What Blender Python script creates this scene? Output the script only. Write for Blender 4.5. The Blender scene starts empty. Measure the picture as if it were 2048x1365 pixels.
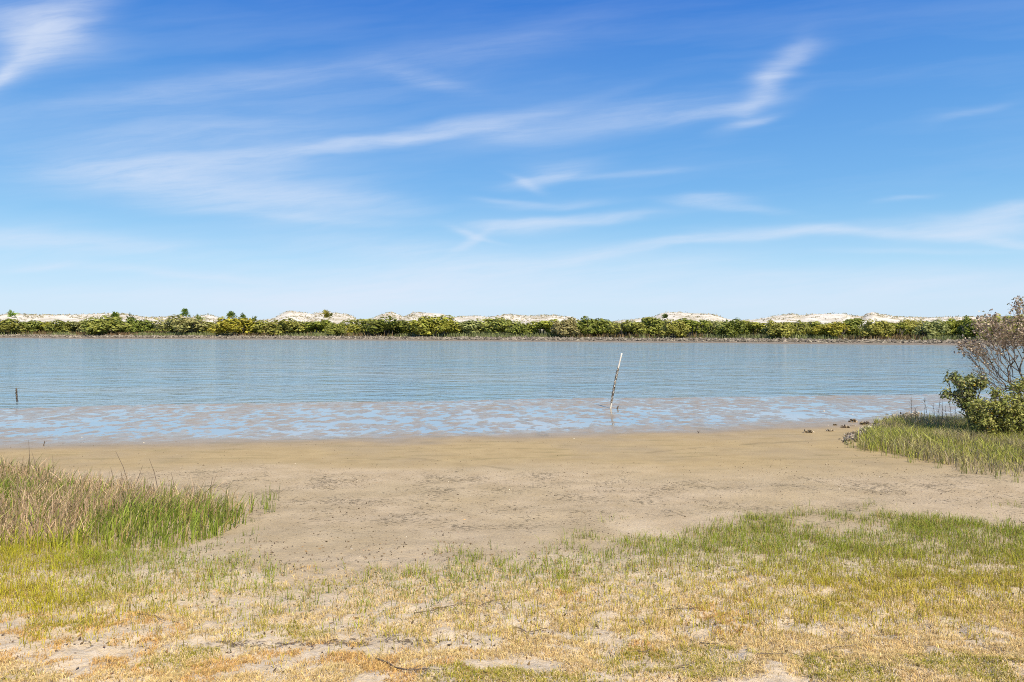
import bpy, math, random
import numpy as np
from mathutils import Vector

sc = bpy.context.scene
COL = sc.collection
random.seed(7)
rng = np.random.default_rng(7)
R = math.radians

# ------------------------------------------------------------------ camera
F = 1365.0          # focal length in photo pixels (24 mm on a 36 mm frame)
CH = 3.0            # eye height over the water
HZ = 650.0          # horizon row in the photo
cam_d = bpy.data.cameras.new('camera')
cam = bpy.data.objects.new('camera', cam_d)
COL.objects.link(cam)
cam_d.lens = 24.0
cam_d.sensor_width = 36.0
cam_d.shift_y = -(682.5 - HZ) / 2048.0
cam_d.clip_start = 0.1
cam_d.clip_end = 5000
cam.location = (0, 0, CH)
cam.rotation_euler = (R(90), 0, 0)
sc.camera = cam

# ------------------------------------------------------------------ sun, sky, exposure
SUN_EL, SUN_AZ = 52.0, 150.0        # azimuth clockwise from the view direction (+Y)
sun_d = bpy.data.lights.new('sun', 'SUN')
sun_d.energy = 4.6
sun_d.angle = R(0.5)
sun_d.color = (1.0, 0.90, 0.67)
sun = bpy.data.objects.new('sun', sun_d)
COL.objects.link(sun)
sdir = Vector((math.sin(R(SUN_AZ)) * math.cos(R(SUN_EL)), math.cos(R(SUN_AZ)) * math.cos(R(SUN_EL)), math.sin(R(SUN_EL))))
sun.rotation_euler = sdir.to_track_quat('Z', 'Y').to_euler()
sun.location = (0, 0, 60)

sc.view_settings.view_transform = 'Standard'
sc.view_settings.look = 'None'
sc.view_settings.gamma = 1.0
sc.view_settings.exposure = 0.46
sc.cycles.use_denoising = False
sc.cycles.filter_width = 1.0
sc.cycles.max_bounces = 6
sc.cycles.diffuse_bounces = 3
sc.cycles.glossy_bounces = 3
sc.cycles.caustics_reflective = False
sc.cycles.sample_clamp_indirect = 6.0
SKY_STRENGTH = 0.12

world = bpy.data.worlds.new('World')
sc.world = world
world.use_nodes = True
wt = world.node_tree
wt.nodes.clear()


class NT:
    """small helper for writing node trees"""
    def __init__(self, tree):
        self.t = tree

    def n(self, kind, **kw):
        nd = self.t.nodes.new(kind)
        for k, v in kw.items():
            setattr(nd, k, v)
        return nd

    def put(self, sock, v):
        if isinstance(v, bpy.types.NodeSocket):
            self.t.links.new(v, sock)
        elif v is not None:
            sock.default_value = v

    def m(self, op, a=None, b=None, c=None, clamp=False):
        nd = self.n('ShaderNodeMath', operation=op, use_clamp=clamp)
        for i, v in enumerate((a, b, c)):
            self.put(nd.inputs[i], v)
        return nd.outputs[0]

    def vm(self, op, a=None, b=None):
        nd = self.n('ShaderNodeVectorMath', operation=op)
        self.put(nd.inputs[0], a)
        self.put(nd.inputs[1], b)
        return nd.outputs[0]

    def mix(self, f, a, b, blend='MIX'):
        nd = self.n('ShaderNodeMix', data_type='RGBA', blend_type=blend)
        self.put(nd.inputs[0], f)
        self.put(nd.inputs[6], a if not isinstance(a, tuple) else (*a[:3], 1))
        self.put(nd.inputs[7], b if not isinstance(b, tuple) else (*b[:3], 1))
        return nd.outputs[2]

    def rng(self, v, a, b, c=0.0, d=1.0, smooth=False):
        nd = self.n('ShaderNodeMapRange')
        if smooth:
            nd.interpolation_type = 'SMOOTHSTEP'
        for i, x in enumerate((v, a, b, c, d)):
            self.put(nd.inputs[i], x)
        return nd.outputs[0]

    def noise(self, vec, scale=1.0, detail=3.0, rough=0.5, dist=0.0, out=0):
        nd = self.n('ShaderNodeTexNoise')
        self.put(nd.inputs['Vector'], vec)
        nd.inputs['Scale'].default_value = scale
        nd.inputs['Detail'].default_value = detail
        nd.inputs['Roughness'].default_value = rough
        nd.inputs['Distortion'].default_value = dist
        return nd.outputs[out]

    def comb(self, x=0.0, y=0.0, z=0.0):
        nd = self.n('ShaderNodeCombineXYZ')
        for i, v in enumerate((x, y, z)):
            self.put(nd.inputs[i], v)
        return nd.outputs[0]

    def sep(self, v):
        nd = self.n('ShaderNodeSeparateXYZ')
        self.put(nd.inputs[0], v)
        return nd.outputs


def wisp_group():
    g = bpy.data.node_groups.new('wisp', 'ShaderNodeTree')
    names = ['U', 'V', 'cx', 'cy', 'cos', 'sin', 'iL', 'iW', 'bend', 'amp']
    for s in names:
        g.interface.new_socket(s, in_out='INPUT', socket_type='NodeSocketFloat')
    g.interface.new_socket('out', in_out='OUTPUT', socket_type='NodeSocketFloat')
    T = NT(g)
    gi = T.n('NodeGroupInput').outputs
    go = T.n('NodeGroupOutput')
    du = T.m('SUBTRACT', gi[0], gi[2])
    dv = T.m('SUBTRACT', gi[1], gi[3])
    a = T.m('ADD', T.m('MULTIPLY', du, gi[4]), T.m('MULTIPLY', dv, gi[5]))
    b = T.m('SUBTRACT', T.m('MULTIPLY', dv, gi[4]), T.m('MULTIPLY', du, gi[5]))
    b = T.m('SUBTRACT', b, T.m('MULTIPLY', gi[8], T.m('MULTIPLY', a, a)))
    aa = T.m('MULTIPLY', a, gi[6])
    bb = T.m('MULTIPLY', b, gi[7])
    r = T.m('ADD', T.m('MULTIPLY', aa, aa), T.m('MULTIPLY', bb, bb))
    e = T.m('POWER', 2.7183, T.m('MULTIPLY', r, -1.0))
    T.t.links.new(T.m('MULTIPLY', e, gi[9]), go.inputs[0])
    return g


# cirrus: px, py, angle, half length, half width, strength, bend
WISPS = [
    (75, 66, -12, 110, 46, .33, 0), (62, 105, 48, 115, 36, .36, 0), (8, 165, 38, 60, 16, .5, 0), (100, 45, 8, 70, 16, .2, 0), (40, 120, 60, 60, 12, .25, 0), (150, 40, 30, 120, 40, .25, 0),
    (85, 85, 20, 75, 52, .26, 0), (20, 60, -5, 80, 40, .25, 0), (430, 368, -5, 290, 48, .26, 0), (500, 540, -2, 520, 40, .16, 0), (760, 580, 3, 340, 44, .36, 0), (1500, 585, 0, 700, 36, .34, 0),
    (400, 172, 9, 330, 22, .24, 0), (520, 215, 6, 480, 50, .09, 0), (832, 155, -14, 80, 14, .24, 0), (960, 108, 12, 260, 36, .11, 0),
    (600, 303, 7.0, 400, 15, .48, .15), (330, 343, 4, 260, 26, .34, 0), (850, 275, 8, 190, 10, .42, .3), (300, 352, -1, 110, 6, .2, 0),
    (450, 390, -9, 260, 40, .34, 0), (560, 432, -4, 170, 9, .26, 0), (640, 400, -6, 210, 22, .2, 0), (400, 275, 3, 260, 32, .2, 0),
    (1200, 240, 8, 260, 30, .27, 0), (1430, 226, 10, 120, 11, .34, .4), (1528, 172, 48, 80, 22, .42, 0), (1548, 152, 6, 46, 8, .32, 0),
    (1585, 110, 16, 60, 20, .26, 0), (1500, 245, 15, 50, 9, .32, 0), (1010, 262, 0, 60, 18, .22, 0),
    (1100, 358, 8, 80, 11, .46, 0), (1052, 366, -26, 34, 8, .34, 0), (1130, 330, 4, 80, 18, .18, 0), (1260, 354, 3, 120, 6, .2, 0),
    (1430, 402, 1, 52, 9, .5, 0), (1460, 414, -5, 90, 8, .24, 0),
    (1160, 438, 4, 160, 9, .52, 0), (1050, 452, 2, 100, 14, .3, 0), (955, 468, -14, 46, 6, .4, 0), (955, 482, 32, 50, 8, .34, 0),
    (1010, 402, -3, 60, 5, .2, 0), (1120, 408, 2, 110, 7, .22, 0),
    (1230, 505, 9, 200, 9, .32, 0), (1480, 471, 5, 200, 9, .46, 0), (1760, 462, -3, 220, 8, .5, -.15), (1150, 515, 6, 120, 14, .2, 0),
    (1960, 452, 3, 130, 20, .52, 0), (2025, 417, 9, 90, 14, .55, 0), (2010, 476, -7, 110, 9, .5, 0),
    (1935, 228, 14, 70, 6, .17, 0), (1820, 399, 9, 50, 6, .18, 0), (1840, 500, 0, 220, 6, .18, 0),
    (150, 490, -3, 230, 20, .36, 0), (75, 535, 5, 55, 5, .26, 0), (350, 551, -3, 330, 9, .26, 0), (0, 480, 0, 200, 30, .2, 0),
    (810, 560, 10, 260, 26, .34, 0), (700, 590, 0, 420, 22, .3, 0), (780, 500, -4, 260, 26, .24, 0), (1250, 530, 4, 260, 20, .2, 0),
    (1700, 560, 0, 600, 30, .2, 0), (300, 600, 0, 500, 20, .2, 0),
]
W = NT(wt)
tc = W.n('ShaderNodeTexCoord').outputs['Generated']
dx, dy, dz = W.sep(tc)[0:3]
yy = W.m('MAXIMUM', dy, 0.06)
U0 = W.m('DIVIDE', dx, yy)
V0 = W.m('DIVIDE', dz, yy)
fib = W.comb(W.m('MULTIPLY', U0, 1.0), W.m('MULTIPLY', V0, 4.2), 3.0)
wr = W.n('ShaderNodeTexNoise')
W.put(wr.inputs['Vector'], fib)
wr.inputs['Scale'].default_value = 3.2
wr.inputs['Detail'].default_value = 4
wx, wy = W.sep(W.vm('SUBTRACT', wr.outputs['Color'], (0.5, 0.5, 0.5)))[0:2]
U1 = W.m('ADD', U0, W.m('MULTIPLY', wx, 0.11))
V1 = W.m('ADD', V0, W.m('MULTIPLY', wy, 0.04))
grp = wisp_group()
total = None
for (px, py, an, L, Wd, amp, bend) in WISPS:
    g = W.n('ShaderNodeGroup')
    g.node_tree = grp
    amp *= 1.2 if Wd >= 18 else 1.15
    vals = [None, None, (px - 1024) / F, (HZ - py) / F, math.cos(R(an)), math.sin(R(an)), F / L, F / Wd, bend, amp]
    W.put(g.inputs[0], U1)
    W.put(g.inputs[1], V1)
    for i in range(2, 10):
        g.inputs[i].default_value = vals[i]
    total = g.outputs[0] if total is None else W.m('ADD', total, g.outputs[0])
# combed fibres running a little uphill to the right
fa = W.comb(W.m('ADD', W.m('MULTIPLY', U1, 1.6), W.m('MULTIPLY', V1, 0.2)),
            W.m('SUBTRACT', W.m('MULTIPLY', V1, 16.0), W.m('MULTIPLY', U1, 1.8)), 0.0)
f1 = W.rng(W.noise(fa, 3.2, 9, 0.68), 0.3, 0.7, 0.42, 1.35)
f2 = W.rng(W.noise(fa, 0.7, 3, 0.5), 0.3, 0.7, 0.7, 1.2)
dens = W.m('MULTIPLY', W.m('MULTIPLY', total, f1), f2)
veil = W.m('MULTIPLY', W.rng(W.noise(fa, 0.9, 5, 0.6), 0.46, 0.8), 0.10)
dens = W.m('ADD', dens, veil)
dens = W.m('MULTIPLY', dens, W.rng(dy, 0.05, 0.3))
dens = W.m('MULTIPLY', W.m('SUBTRACT', 1.0, W.m('POWER', 2.7183, W.m('MULTIPLY', dens, -1.35))), 0.86)
sky = W.n('ShaderNodeTexSky')
sky.sky_type = 'NISHITA'
sky.sun_disc = False
sky.sun_elevation = R(SUN_EL)
sky.sun_rotation = R(SUN_AZ)
sky.altitude = 0
sky.air_density = 1.0
sky.dust_density = 0.6
sky.ozone_density = 2.0
hs = W.n('ShaderNodeHueSaturation')
hs.inputs['Saturation'].default_value = 1.1
hs.inputs['Value'].default_value = 1.0
W.put(hs.inputs['Color'], sky.outputs[0])
ramp = W.n('ShaderNodeValToRGB')
W.put(ramp.inputs[0], W.m('MAXIMUM', dz, 0.0))
SKYRAMP = [(0.0, (208, 231, 252)), (.035, (196, 226, 251)), (.085, (170, 216, 248)), (.14, (138, 196, 241)), (.19, (116, 180, 237)), (.30, (88, 156, 229)),
           (.42, (54, 126, 218)), (.62, (42, 104, 200)), (1.0, (36, 84, 172))]
els = ramp.color_ramp.elements
while len(els) < len(SKYRAMP):
    els.new(0.5)
for el, (p, c) in zip(els, SKYRAMP):
    el.position = p
    el.color = (*[((v / 255 + .055) / 1.055) ** 2.4 for v in c], 1)
SKG = 1 / (SKY_STRENGTH * 2 ** sc.view_settings.exposure)
clear = W.mix(0.88, hs.outputs[0], W.vm('SCALE', ramp.outputs[0]))
clear.node.inputs[7].links[0].from_node.inputs[3].default_value = SKG
CLOUD = tuple(c * SKG for c in (0.76, 0.83, 0.96))
mixed = W.mix(dens, clear, CLOUD)
bg = W.n('ShaderNodeBackground')
W.put(bg.inputs[0], mixed)
bg.inputs[1].default_value = SKY_STRENGTH
wo = W.n('ShaderNodeOutputWorld')
wt.links.new(bg.outputs[0], wo.inputs[0])


# ------------------------------------------------------------------ numpy noise
def _hash(ix, iy, seed):
    h = (ix.astype(np.int64) * 374761393 + iy.astype(np.int64) * 668265263 + seed * 2147483647) & 0xFFFFFFFF
    h = ((h ^ (h >> 13)) * 1274126177) & 0xFFFFFFFF
    h = ((h ^ (h >> 16)) * 2246822519) & 0xFFFFFFFF
    return ((h ^ (h >> 15)) & 0xFFFFFF) / float(0xFFFFFF)


def vnoise(x, y, seed=0):
    x = np.asarray(x, float); y = np.asarray(y, float)
    ix = np.floor(x); iy = np.floor(y)
    fx = x - ix; fy = y - iy
    fx = fx * fx * fx * (fx * (fx * 6 - 15) + 10)
    fy = fy * fy * fy * (fy * (fy * 6 - 15) + 10)
    a = _hash(ix, iy, seed); b = _hash(ix + 1, iy, seed)
    c = _hash(ix, iy + 1, seed); d = _hash(ix + 1, iy + 1, seed)
    return (a * (1 - fx) + b * fx) * (1 - fy) + (c * (1 - fx) + d * fx) * fy - 0.5


def fbm(x, y, seed=0, octv=4, gain=0.5):
    s = 0.0; a = 1.0; t = 0.0
    for o in range(octv):
        c, sn = math.cos(0.6 * o + 0.3), math.sin(0.6 * o + 0.3)
        s = s + a * vnoise((x * c - y * sn) * 2 ** o + 17.3 * o, (x * sn + y * c) * 2 ** o - 9.1 * o, seed + o)
        t += a; a *= gain
    return s / t * 2.0


def sstep(a, b, v):
    t = np.clip((v - a) / (b - a), 0, 1)
    return t * t * (3 - 2 * t)


# ------------------------------------------------------------------ terrain
FAR_X = np.array([-900, -400, -114, -31, 29, 66, 140, 400, 900.0])
FAR_Y = np.array([330, 220, 152, 131, 112.5, 98, 88, 80, 80.0])


def yfar(x):
    return np.interp(x, FAR_X, FAR_Y) + 1.2 * fbm(x / 11.0, x * 0 + 3.3, 41, 2)


PY = np.array([-60, 0, 2, 3.5, 5, 7, 9, 12, 15, 17.4, 18.8, 20.2, 22.5, 25, 27.1, 27.9, 31, 38, 60, 400])
PZ = np.array([2.2, 1.5, 1.36, 1.2, .95, .65, .45, .24, .115, .045, .013, .0005, .001, .006, .006, -.03, -.16, -.5, -1.2, -1.2])
FE = np.array([-400, -30, -3, 0, 5, 9, 12, 16, 30, 60, 120, 600])
FZ = np.array([-1.2, -1.2, -.25, 0, .15, .50, .62, .89, 1.1, 1.4, 1.6, 1.6])


def shore(x, y):
    """distance from the near bank, shifted because the shoreline runs obliquely"""
    k = sstep(8, 20, y) * (1 - sstep(60, 120, y))
    return y - k * (0.145 * np.clip(x, -40, 40) + 1.3 * sstep(4.5, 11, x) * (1 - sstep(21.5, 25.5, y)) + 0.9 * fbm(x / 9.0, y / 9.0, 5, 2))


def gz(x, y, fine=True):
    x = np.asarray(x, float); y = np.asarray(y, float)
    d = shore(x, y)
    z = np.interp(d, PY, PZ)
    # patchy relief of the mud flat: the hollows hold water
    fl = sstep(16.5, 20.5, d) * (1 - sstep(26.8, 28.5, d))
    if fine:
        n = fbm(x / 0.33, y / 0.40, 11, 5, 0.72)
        n2 = fbm(x / 3.0, y / 1.3, 21, 2)
        z = z + fl * (0.026 * n + 0.006 * n2)
        nr = 1 - sstep(9, 17, d)
        z = z + nr * (0.05 * fbm(x / 1.7, y / 1.3, 31, 3) + 0.010 * fbm(x / 0.22, y / 0.22, 33, 3))
        z = z + (1 - sstep(5.5, 8.5, d)) * 0.026 * fbm(x / 0.13, y / 0.13, 35, 2)
    e = y - yfar(x)
    zf = np.interp(e, FE, FZ) + sstep(2, 14, e) * 0.12 * fbm(x / 4.0, y / 4.0, 51, 3)
    return np.maximum(z, zf) if True else z


def hit(px, py):
    """where the sight line through a photo pixel meets the ground"""
    ys = np.concatenate([np.linspace(1.5, 32, 1500), np.linspace(32, 400, 900)])
    xs = (px - 1024) / F * ys
    zs = CH - (py - HZ) / F * ys
    g = gz(xs, ys, False)
    i = int(np.argmax(zs <= g)) if np.any(zs <= g) else len(ys) - 1
    return float(xs[i]), float(ys[i]), float(gz(xs[i], ys[i]))


def ground_poly(pts):
    return [hit(*p)[:2] for p in pts]


def to_px(x, y, z):
    return 1024 + F * x / y, HZ + F * (CH - z) / y


# ------------------------------------------------------------------ mesh helpers
def mesh_quads(name, V, Q, mat, parent=None, smooth=False, cols=None, tris=None, uv=None):
    V = np.asarray(V, np.float32).reshape(-1, 3)
    Q = np.asarray(Q, np.int32).reshape(-1, 4)
    me = bpy.data.meshes.new(name)
    nt = 0 if tris is None else len(tris)
    me.vertices.add(len(V))
    me.vertices.foreach_set('co', V.ravel())
    me.loops.add(len(Q) * 4 + nt * 3)
    me.polygons.add(len(Q) + nt)
    li = Q.ravel()
    ls = np.arange(len(Q)) * 4
    if nt:
        tr = np.asarray(tris, np.int32)
        li = np.concatenate([li, tr.ravel()])
        ls = np.concatenate([ls, len(Q) * 4 + np.arange(nt) * 3])
    me.loops.foreach_set('vertex_index', li.astype(np.int32))
    me.polygons.foreach_set('loop_start', ls.astype(np.int32))
    me.polygons.foreach_set('use_smooth', np.full(len(Q) + nt, bool(smooth)))
    if cols is not None:
        for an, arr in cols.items():
            arr = np.asarray(arr, np.float32)
            if arr.ndim == 1:
                at = me.attributes.new(an, 'FLOAT', 'POINT')
                at.data.foreach_set('value', arr)
            else:
                at = me.attributes.new(an, 'FLOAT_COLOR', 'POINT')
                c4 = np.ones((len(V), 4), np.float32); c4[:, :3] = arr
                at.data.foreach_set('color', c4.ravel())
    me.update(calc_edges=True)
    me.validate()
    me.materials.append(mat)
    o = bpy.data.objects.new(name, me)
    COL.objects.link(o)
    if parent is not None:
        o.parent = parent
    return o


def tag(o, label=None, cat=None, group=None, kind=None):
    if label: o['label'] = label
    if cat: o['category'] = cat
    if group: o['group'] = group
    if kind: o['kind'] = kind
    return o


def empty(name, loc, rz=0.0):
    o = bpy.data.objects.new(name, None)
    o.location = loc
    o.rotation_euler = (0, 0, rz)
    o.empty_display_size = 0.2
    COL.objects.link(o)
    return o


class Geo:
    def __init__(self):
        self.v = []; self.q = []; self.t = []; self.c = []; self.nv = 0

    def add(self, V, Q=None, T=None, C=None):
        V = np.asarray(V, float).reshape(-1, 3)
        self.v.append(V)
        if Q is not None and len(Q): self.q.append(np.asarray(Q, int).reshape(-1, 4) + self.nv)
        if T is not None and len(T): self.t.append(np.asarray(T, int).reshape(-1, 3) + self.nv)
        if C is not None:
            C = np.asarray(C, float)
            self.c.append(np.tile(C, (len(V), 1)) if C.ndim == 1 else C)
        self.nv += len(V)

    def tube(self, pts, rad, sides=6, C=None):
        pts = np.asarray(pts, float); n = len(pts)
        rad = np.broadcast_to(np.asarray(rad, float), (n,))
        V = []
        ref = np.array([0.31, 0.77, 0.55])
        for i in range(n):
            d = pts[min(i + 1, n - 1)] - pts[max(i - 1, 0)]
            d = d / (np.linalg.norm(d) + 1e-9)
            a = np.cross(d, ref); a /= np.linalg.norm(a) + 1e-9
            b = np.cross(d, a)
            for k in range(sides):
                th = 2 * math.pi * k / sides
                V.append(pts[i] + rad[i] * (math.cos(th) * a + math.sin(th) * b))
        Q = [(i * sides + k, i * sides + (k + 1) % sides, (i + 1) * sides + (k + 1) % sides, (i + 1) * sides + k)
             for i in range(n - 1) for k in range(sides)]
        V.append(pts[0]); V.append(pts[-1])
        T = [(n * sides, (k + 1) % sides, k) for k in range(sides)]
        T += [(n * sides + 1, (n - 1) * sides + k, (n - 1) * sides + (k + 1) % sides) for k in range(sides)]
        self.add(V, Q, T, C)

    def build(self, name, mat, parent=None, smooth=False):
        V = np.concatenate(self.v)
        Q = np.concatenate(self.q) if self.q else np.zeros((0, 4), int)
        T = np.concatenate(self.t) if self.t else None
        cols = {'Col': np.concatenate(self.c)} if self.c else None
        return mesh_quads(name, V, Q, mat, parent, smooth, cols, T)


def leaves(P, N, size, aspect=1.6, jit=0.5, C=None, rg=rng):
    """rhombic leaf faces at P, facing roughly N"""
    n = len(P)
    N = N + jit * rg.normal(size=(n, 3))
    N /= np.linalg.norm(N, axis=1)[:, None] + 1e-9
    A = np.cross(N, rg.normal(size=(n, 3)))
    A /= np.linalg.norm(A, axis=1)[:, None] + 1e-9
    B = np.cross(N, A)
    s = (np.asarray(size) * rg.uniform(0.65, 1.35, n))[:, None]
    a = A * s * 0.5 * math.sqrt(aspect); b = B * s * 0.5 / math.sqrt(aspect)
    k = N * s * 0.10
    V = np.stack([P - a + k, P + b * 1.0 - a * 0.1, P + a + k, P - b * 1.0 - a * 0.1], 1).reshape(-1, 3)
    Q = np.arange(4 * n).reshape(n, 4)
    return V, Q, (None if C is None else np.repeat(C, 4, 0))


def blades(P, H, Wd, lean, yaw, C, bend=0.5, tipw=0.12, rg=rng):
    """grass blades: two-segment tapered strips"""
    n = len(P)
    dirx = np.stack([np.cos(yaw), np.sin(yaw), np.zeros(n)], 1)
    face = rg.uniform(0, 2 * math.pi, n)
    side = np.stack([np.cos(face), np.sin(face), np.zeros(n)], 1)
    up = np.array([0, 0, 1.0])
    H = np.asarray(H)[:, None]; lean = np.asarray(lean)[:, None]; w = np.asarray(Wd)[:, None] * 0.5
    m = P + H * 0.55 * (up + dirx * lean * (1 - bend) * 0.9)
    t = P + H * (up * (1 - 0.25 * lean * lean) + dirx * lean * (1 + 0.3 * bend))
    b = P - up * 0.01
    V = np.stack([b - side * w, b + side * w, m - side * w * .85, m + side * w * .85, t - side * w * tipw, t + side * w * tipw], 1).reshape(-1, 3)
    i = np.arange(n)[:, None] * 6
    Q = np.concatenate([i + np.array([[0, 1, 3, 2]]), i + np.array([[2, 3, 5, 4]])], 0)
    return V, Q, np.repeat(C, 6, 0)


# ------------------------------------------------------------------ materials
def new_mat(name):
    m = bpy.data.materials.new(name)
    m.use_nodes = True
    m.node_tree.nodes.clear()
    T = NT(m.node_tree)
    out = T.n('ShaderNodeOutputMaterial')
    return m, T, out


def pbsdf(T, color, rough=0.8, spec=0.3, normal=None, ior=1.45):
    b = T.n('ShaderNodeBsdfPrincipled')
    T.put(b.inputs['Base Color'], color if not isinstance(color, tuple) else (*color[:3], 1))
    T.put(b.inputs['Roughness'], rough)
    T.put(b.inputs['Specular IOR Level'], spec)
    b.inputs['IOR'].default_value = ior
    if normal is not None:
        T.put(b.inputs['Normal'], normal)
    return b


def bump(T, h, dist=0.02, strength=1.0, normal=None):
    nd = T.n('ShaderNodeBump')
    nd.inputs['Distance'].default_value = dist
    T.put(nd.inputs['Strength'], strength)
    T.put(nd.inputs['Height'], h)
    if normal is not None:
        T.put(nd.inputs['Normal'], normal)
    return nd.outputs[0]


def leaf_mat(name, use='object', trans=0.25, rough=0.55, var=0.5, base=None, spec=0.25):
    m, T, out = new_mat(name)
    geo = T.n('ShaderNodeNewGeometry')
    if use == 'object':
        c = T.n('ShaderNodeObjectInfo').outputs['Color']
    elif use == 'attr':
        c = T.n('ShaderNodeAttribute', attribute_name='Col').outputs['Color']
    else:
        rgb = T.n('ShaderNodeRGB'); rgb.outputs[0].default_value = (*base, 1); c = rgb.outputs[0]
    r = geo.outputs['Random Per Island']
    v = T.rng(r, 0, 1, 1 - var, 1 + var)
    hs = T.n('ShaderNodeHueSaturation')
    T.put(hs.inputs['Color'], c)
    T.put(hs.inputs['Value'], v)
    T.put(hs.inputs['Hue'], T.rng(T.m('FRACT', T.m('MULTIPLY', r, 37.7)), 0, 1, 0.485, 0.512))
    b = pbsdf(T, hs.outputs[0], rough, spec)
    tr = T.n('ShaderNodeBsdfTranslucent')
    T.put(tr.inputs['Color'], hs.outputs[0])
    mx = T.n('ShaderNodeMixShader')
    mx.inputs[0].default_value = trans
    T.t.links.new(b.outputs[0], mx.inputs[1])
    T.t.links.new(tr.outputs[0], mx.inputs[2])
    T.t.links.new(mx.outputs[0], out.inputs[0])
    return m


def solid_mat(name, c1, c2, scale=8.0, rough=0.85, bdist=0.01, stretch=(1, 1, 1), spec=0.3):
    m, T, out = new_mat(name)
    co = T.n('ShaderNodeTexCoord').outputs['Object']
    co = T.vm('MULTIPLY', co, stretch)
    n = T.noise(co, scale, 5, 0.6)
    col = T.mix(T.rng(n, 0.32, 0.68), c1, c2)
    b = pbsdf(T, col, rough, spec, bump(T, n, bdist))
    T.t.links.new(b.outputs[0], out.inputs[0])
    return m


M_LEAF = leaf_mat('mangrove_leaf', 'object', 0.38, 0.5, 0.45)
M_BLADE = leaf_mat('grass_blade', 'attr', 0.3, 0.6, 0.35)
M_BARK = solid_mat('bark', (.10, .085, .07), (.22, .19, .16), 14, .9, .01, (1, 1, .3))
M_DEADBARK = solid_mat('dead_bark', (.11, .08, .06), (.30, .23, .17), 20, .9, .01, (1, 1, .4))
M_SHELL = leaf_mat('oyster_shell', 'attr', 0.0, 0.75, 0.25)
M_STICK = solid_mat('driftwood', (.06, .045, .035), (.22, .17, .13), 25, .9, .006)


def ground_material():
    m, T, out = new_mat('beach_sand_and_mud')
    pos = T.n('ShaderNodeNewGeometry').outputs['Position']
    at = lambda s: T.n('ShaderNodeAttribute', attribute_name=s).outputs['Fac']
    wet, damp, dry, sand, crust, far = at('wet'), at('damp'), at('dry'), at('sand'), at('crust'), at('far')
    low, track = at('low'), at('track')
    flat = T.vm('MULTIPLY', pos, (1, 1, 0))
    n_big = T.noise(flat, 0.35, 4, 0.55)
    n_mid = T.noise(flat, 1.7, 5, 0.6)
    n_fine = T.noise(flat, 22.0, 5, 0.65)
    n_grain = T.noise(flat, 140.0, 3, 0.6)
    # dry mud
    c_dry = T.mix(T.rng(n_mid, .35, .65), (.41, .32, .208), (.51, .408, .282))
    c_dry = T.mix(T.m('MULTIPLY', T.rng(n_big, .4, .65), .5), c_dry, (.39, .31, .18))
    # damp brown sand
    c_damp = T.mix(T.rng(n_mid, .3, .7), (.345, .26, .14), (.41, .315, .175))
    c_damp = T.mix(T.m('MULTIPLY', T.rng(n_big, .45, .7), .6), c_damp, (.30, .245, .175))
    # wet grey brown mud of the flat
    c_wet = T.mix(T.rng(n_mid, .3, .7), (.275, .21, .125), (.345, .265, .165))
    # pale sand close by
    c_sand = T.mix(T.rng(n_mid, .35, .7), (.60, .495, .375), (.70, .60, .48))
    c_sand = T.mix(T.rng(n_fine, .38, .62, .6, 0.0), c_sand, (.56, .41, .22))
    col = T.mix(damp, c_dry, c_damp)
    col = T.mix(wet, col, c_wet)
    col = T.mix(sand, col, c_sand)
    # dark broken crust flakes
    fl = T.noise(T.vm('MULTIPLY', flat, (0.62, 1.0, 1)), 19.0, 4, 0.7)
    patch = T.noise(flat, 1.1, 4, 0.6)
    th = T.m('SUBTRACT', 0.83, T.m('MULTIPLY', T.m('MULTIPLY', crust, T.rng(patch, .08, .72)), 0.35))
    fmask = T.rng(T.m('SUBTRACT', fl, th), 0.0, 0.05)
    col = T.mix(T.m('MULTIPLY', fmask, .6), col, (.185, .15, .095))
    # pale specks
    sp = T.rng(T.noise(flat, 46.0, 2, 0.5), .70, .76)
    col = T.mix(T.m('MULTIPLY', sp, T.m('MULTIPLY', crust, .6)), col, (.62, .54, .44))
    # algae streaks on the damp part
    al = T.noise(T.vm('MULTIPLY', flat, (0.4, 1.8, 1)), 1.6, 5, 0.62)
    col = T.mix(T.m('MULTIPLY', T.m('MULTIPLY', T.rng(al, .54, .68), damp), .45), col, (.19, .16, .075))
    col = T.mix(T.m('MULTIPLY', track, T.rng(n_fine, .3, .7, .15, .5)), col, (.15, .12, .07))
    # the far bank: grey mud, dark litter under the trees
    e = at('bank')
    c_far = T.mix(T.rng(T.noise(flat, 1.2, 4, .6), .35, .65), (.20, .17, .14), (.26, .225, .185))
    c_lit = T.mix(T.rng(T.noise(flat, .6, 4, .6), .4, .6), (.07, .07, .035), (.15, .14, .07))
    c_far = T.mix(T.rng(e, 8.5, 12.0), c_far, c_lit)
    c_far = T.mix(T.rng(e, 60.0, 95.0), c_far, (.45, .40, .31))
    col = T.mix(far, col, c_far)
    g = T.rng(n_grain, .3, .7, .86, 1.12)
    col = T.mix(1.0, col, T.comb(g, g, g), 'MULTIPLY')
    rough = T.m('SUBTRACT', T.rng(wet, 0, 1, .92, .36), T.m('MULTIPLY', low, .22))
    h = T.m('ADD', T.m('MULTIPLY', n_fine, .7), T.m('MULTIPLY', n_grain, .25))
    h = T.m('SUBTRACT', h, T.m('MULTIPLY', fmask, -.6))
    bs = T.m('MULTIPLY', T.m('SUBTRACT', 1.0, T.m('MULTIPLY', wet, .85)), T.m('SUBTRACT', 1.0, T.m('MULTIPLY', damp, .6)))
    b = pbsdf(T, col, rough, T.m('ADD', T.rng(wet, 0, 1, .12, .32), T.m('MULTIPLY', low, .5)), bump(T, h, .03, bs))
    T.t.links.new(b.outputs[0], out.inputs[0])
    return m


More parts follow.
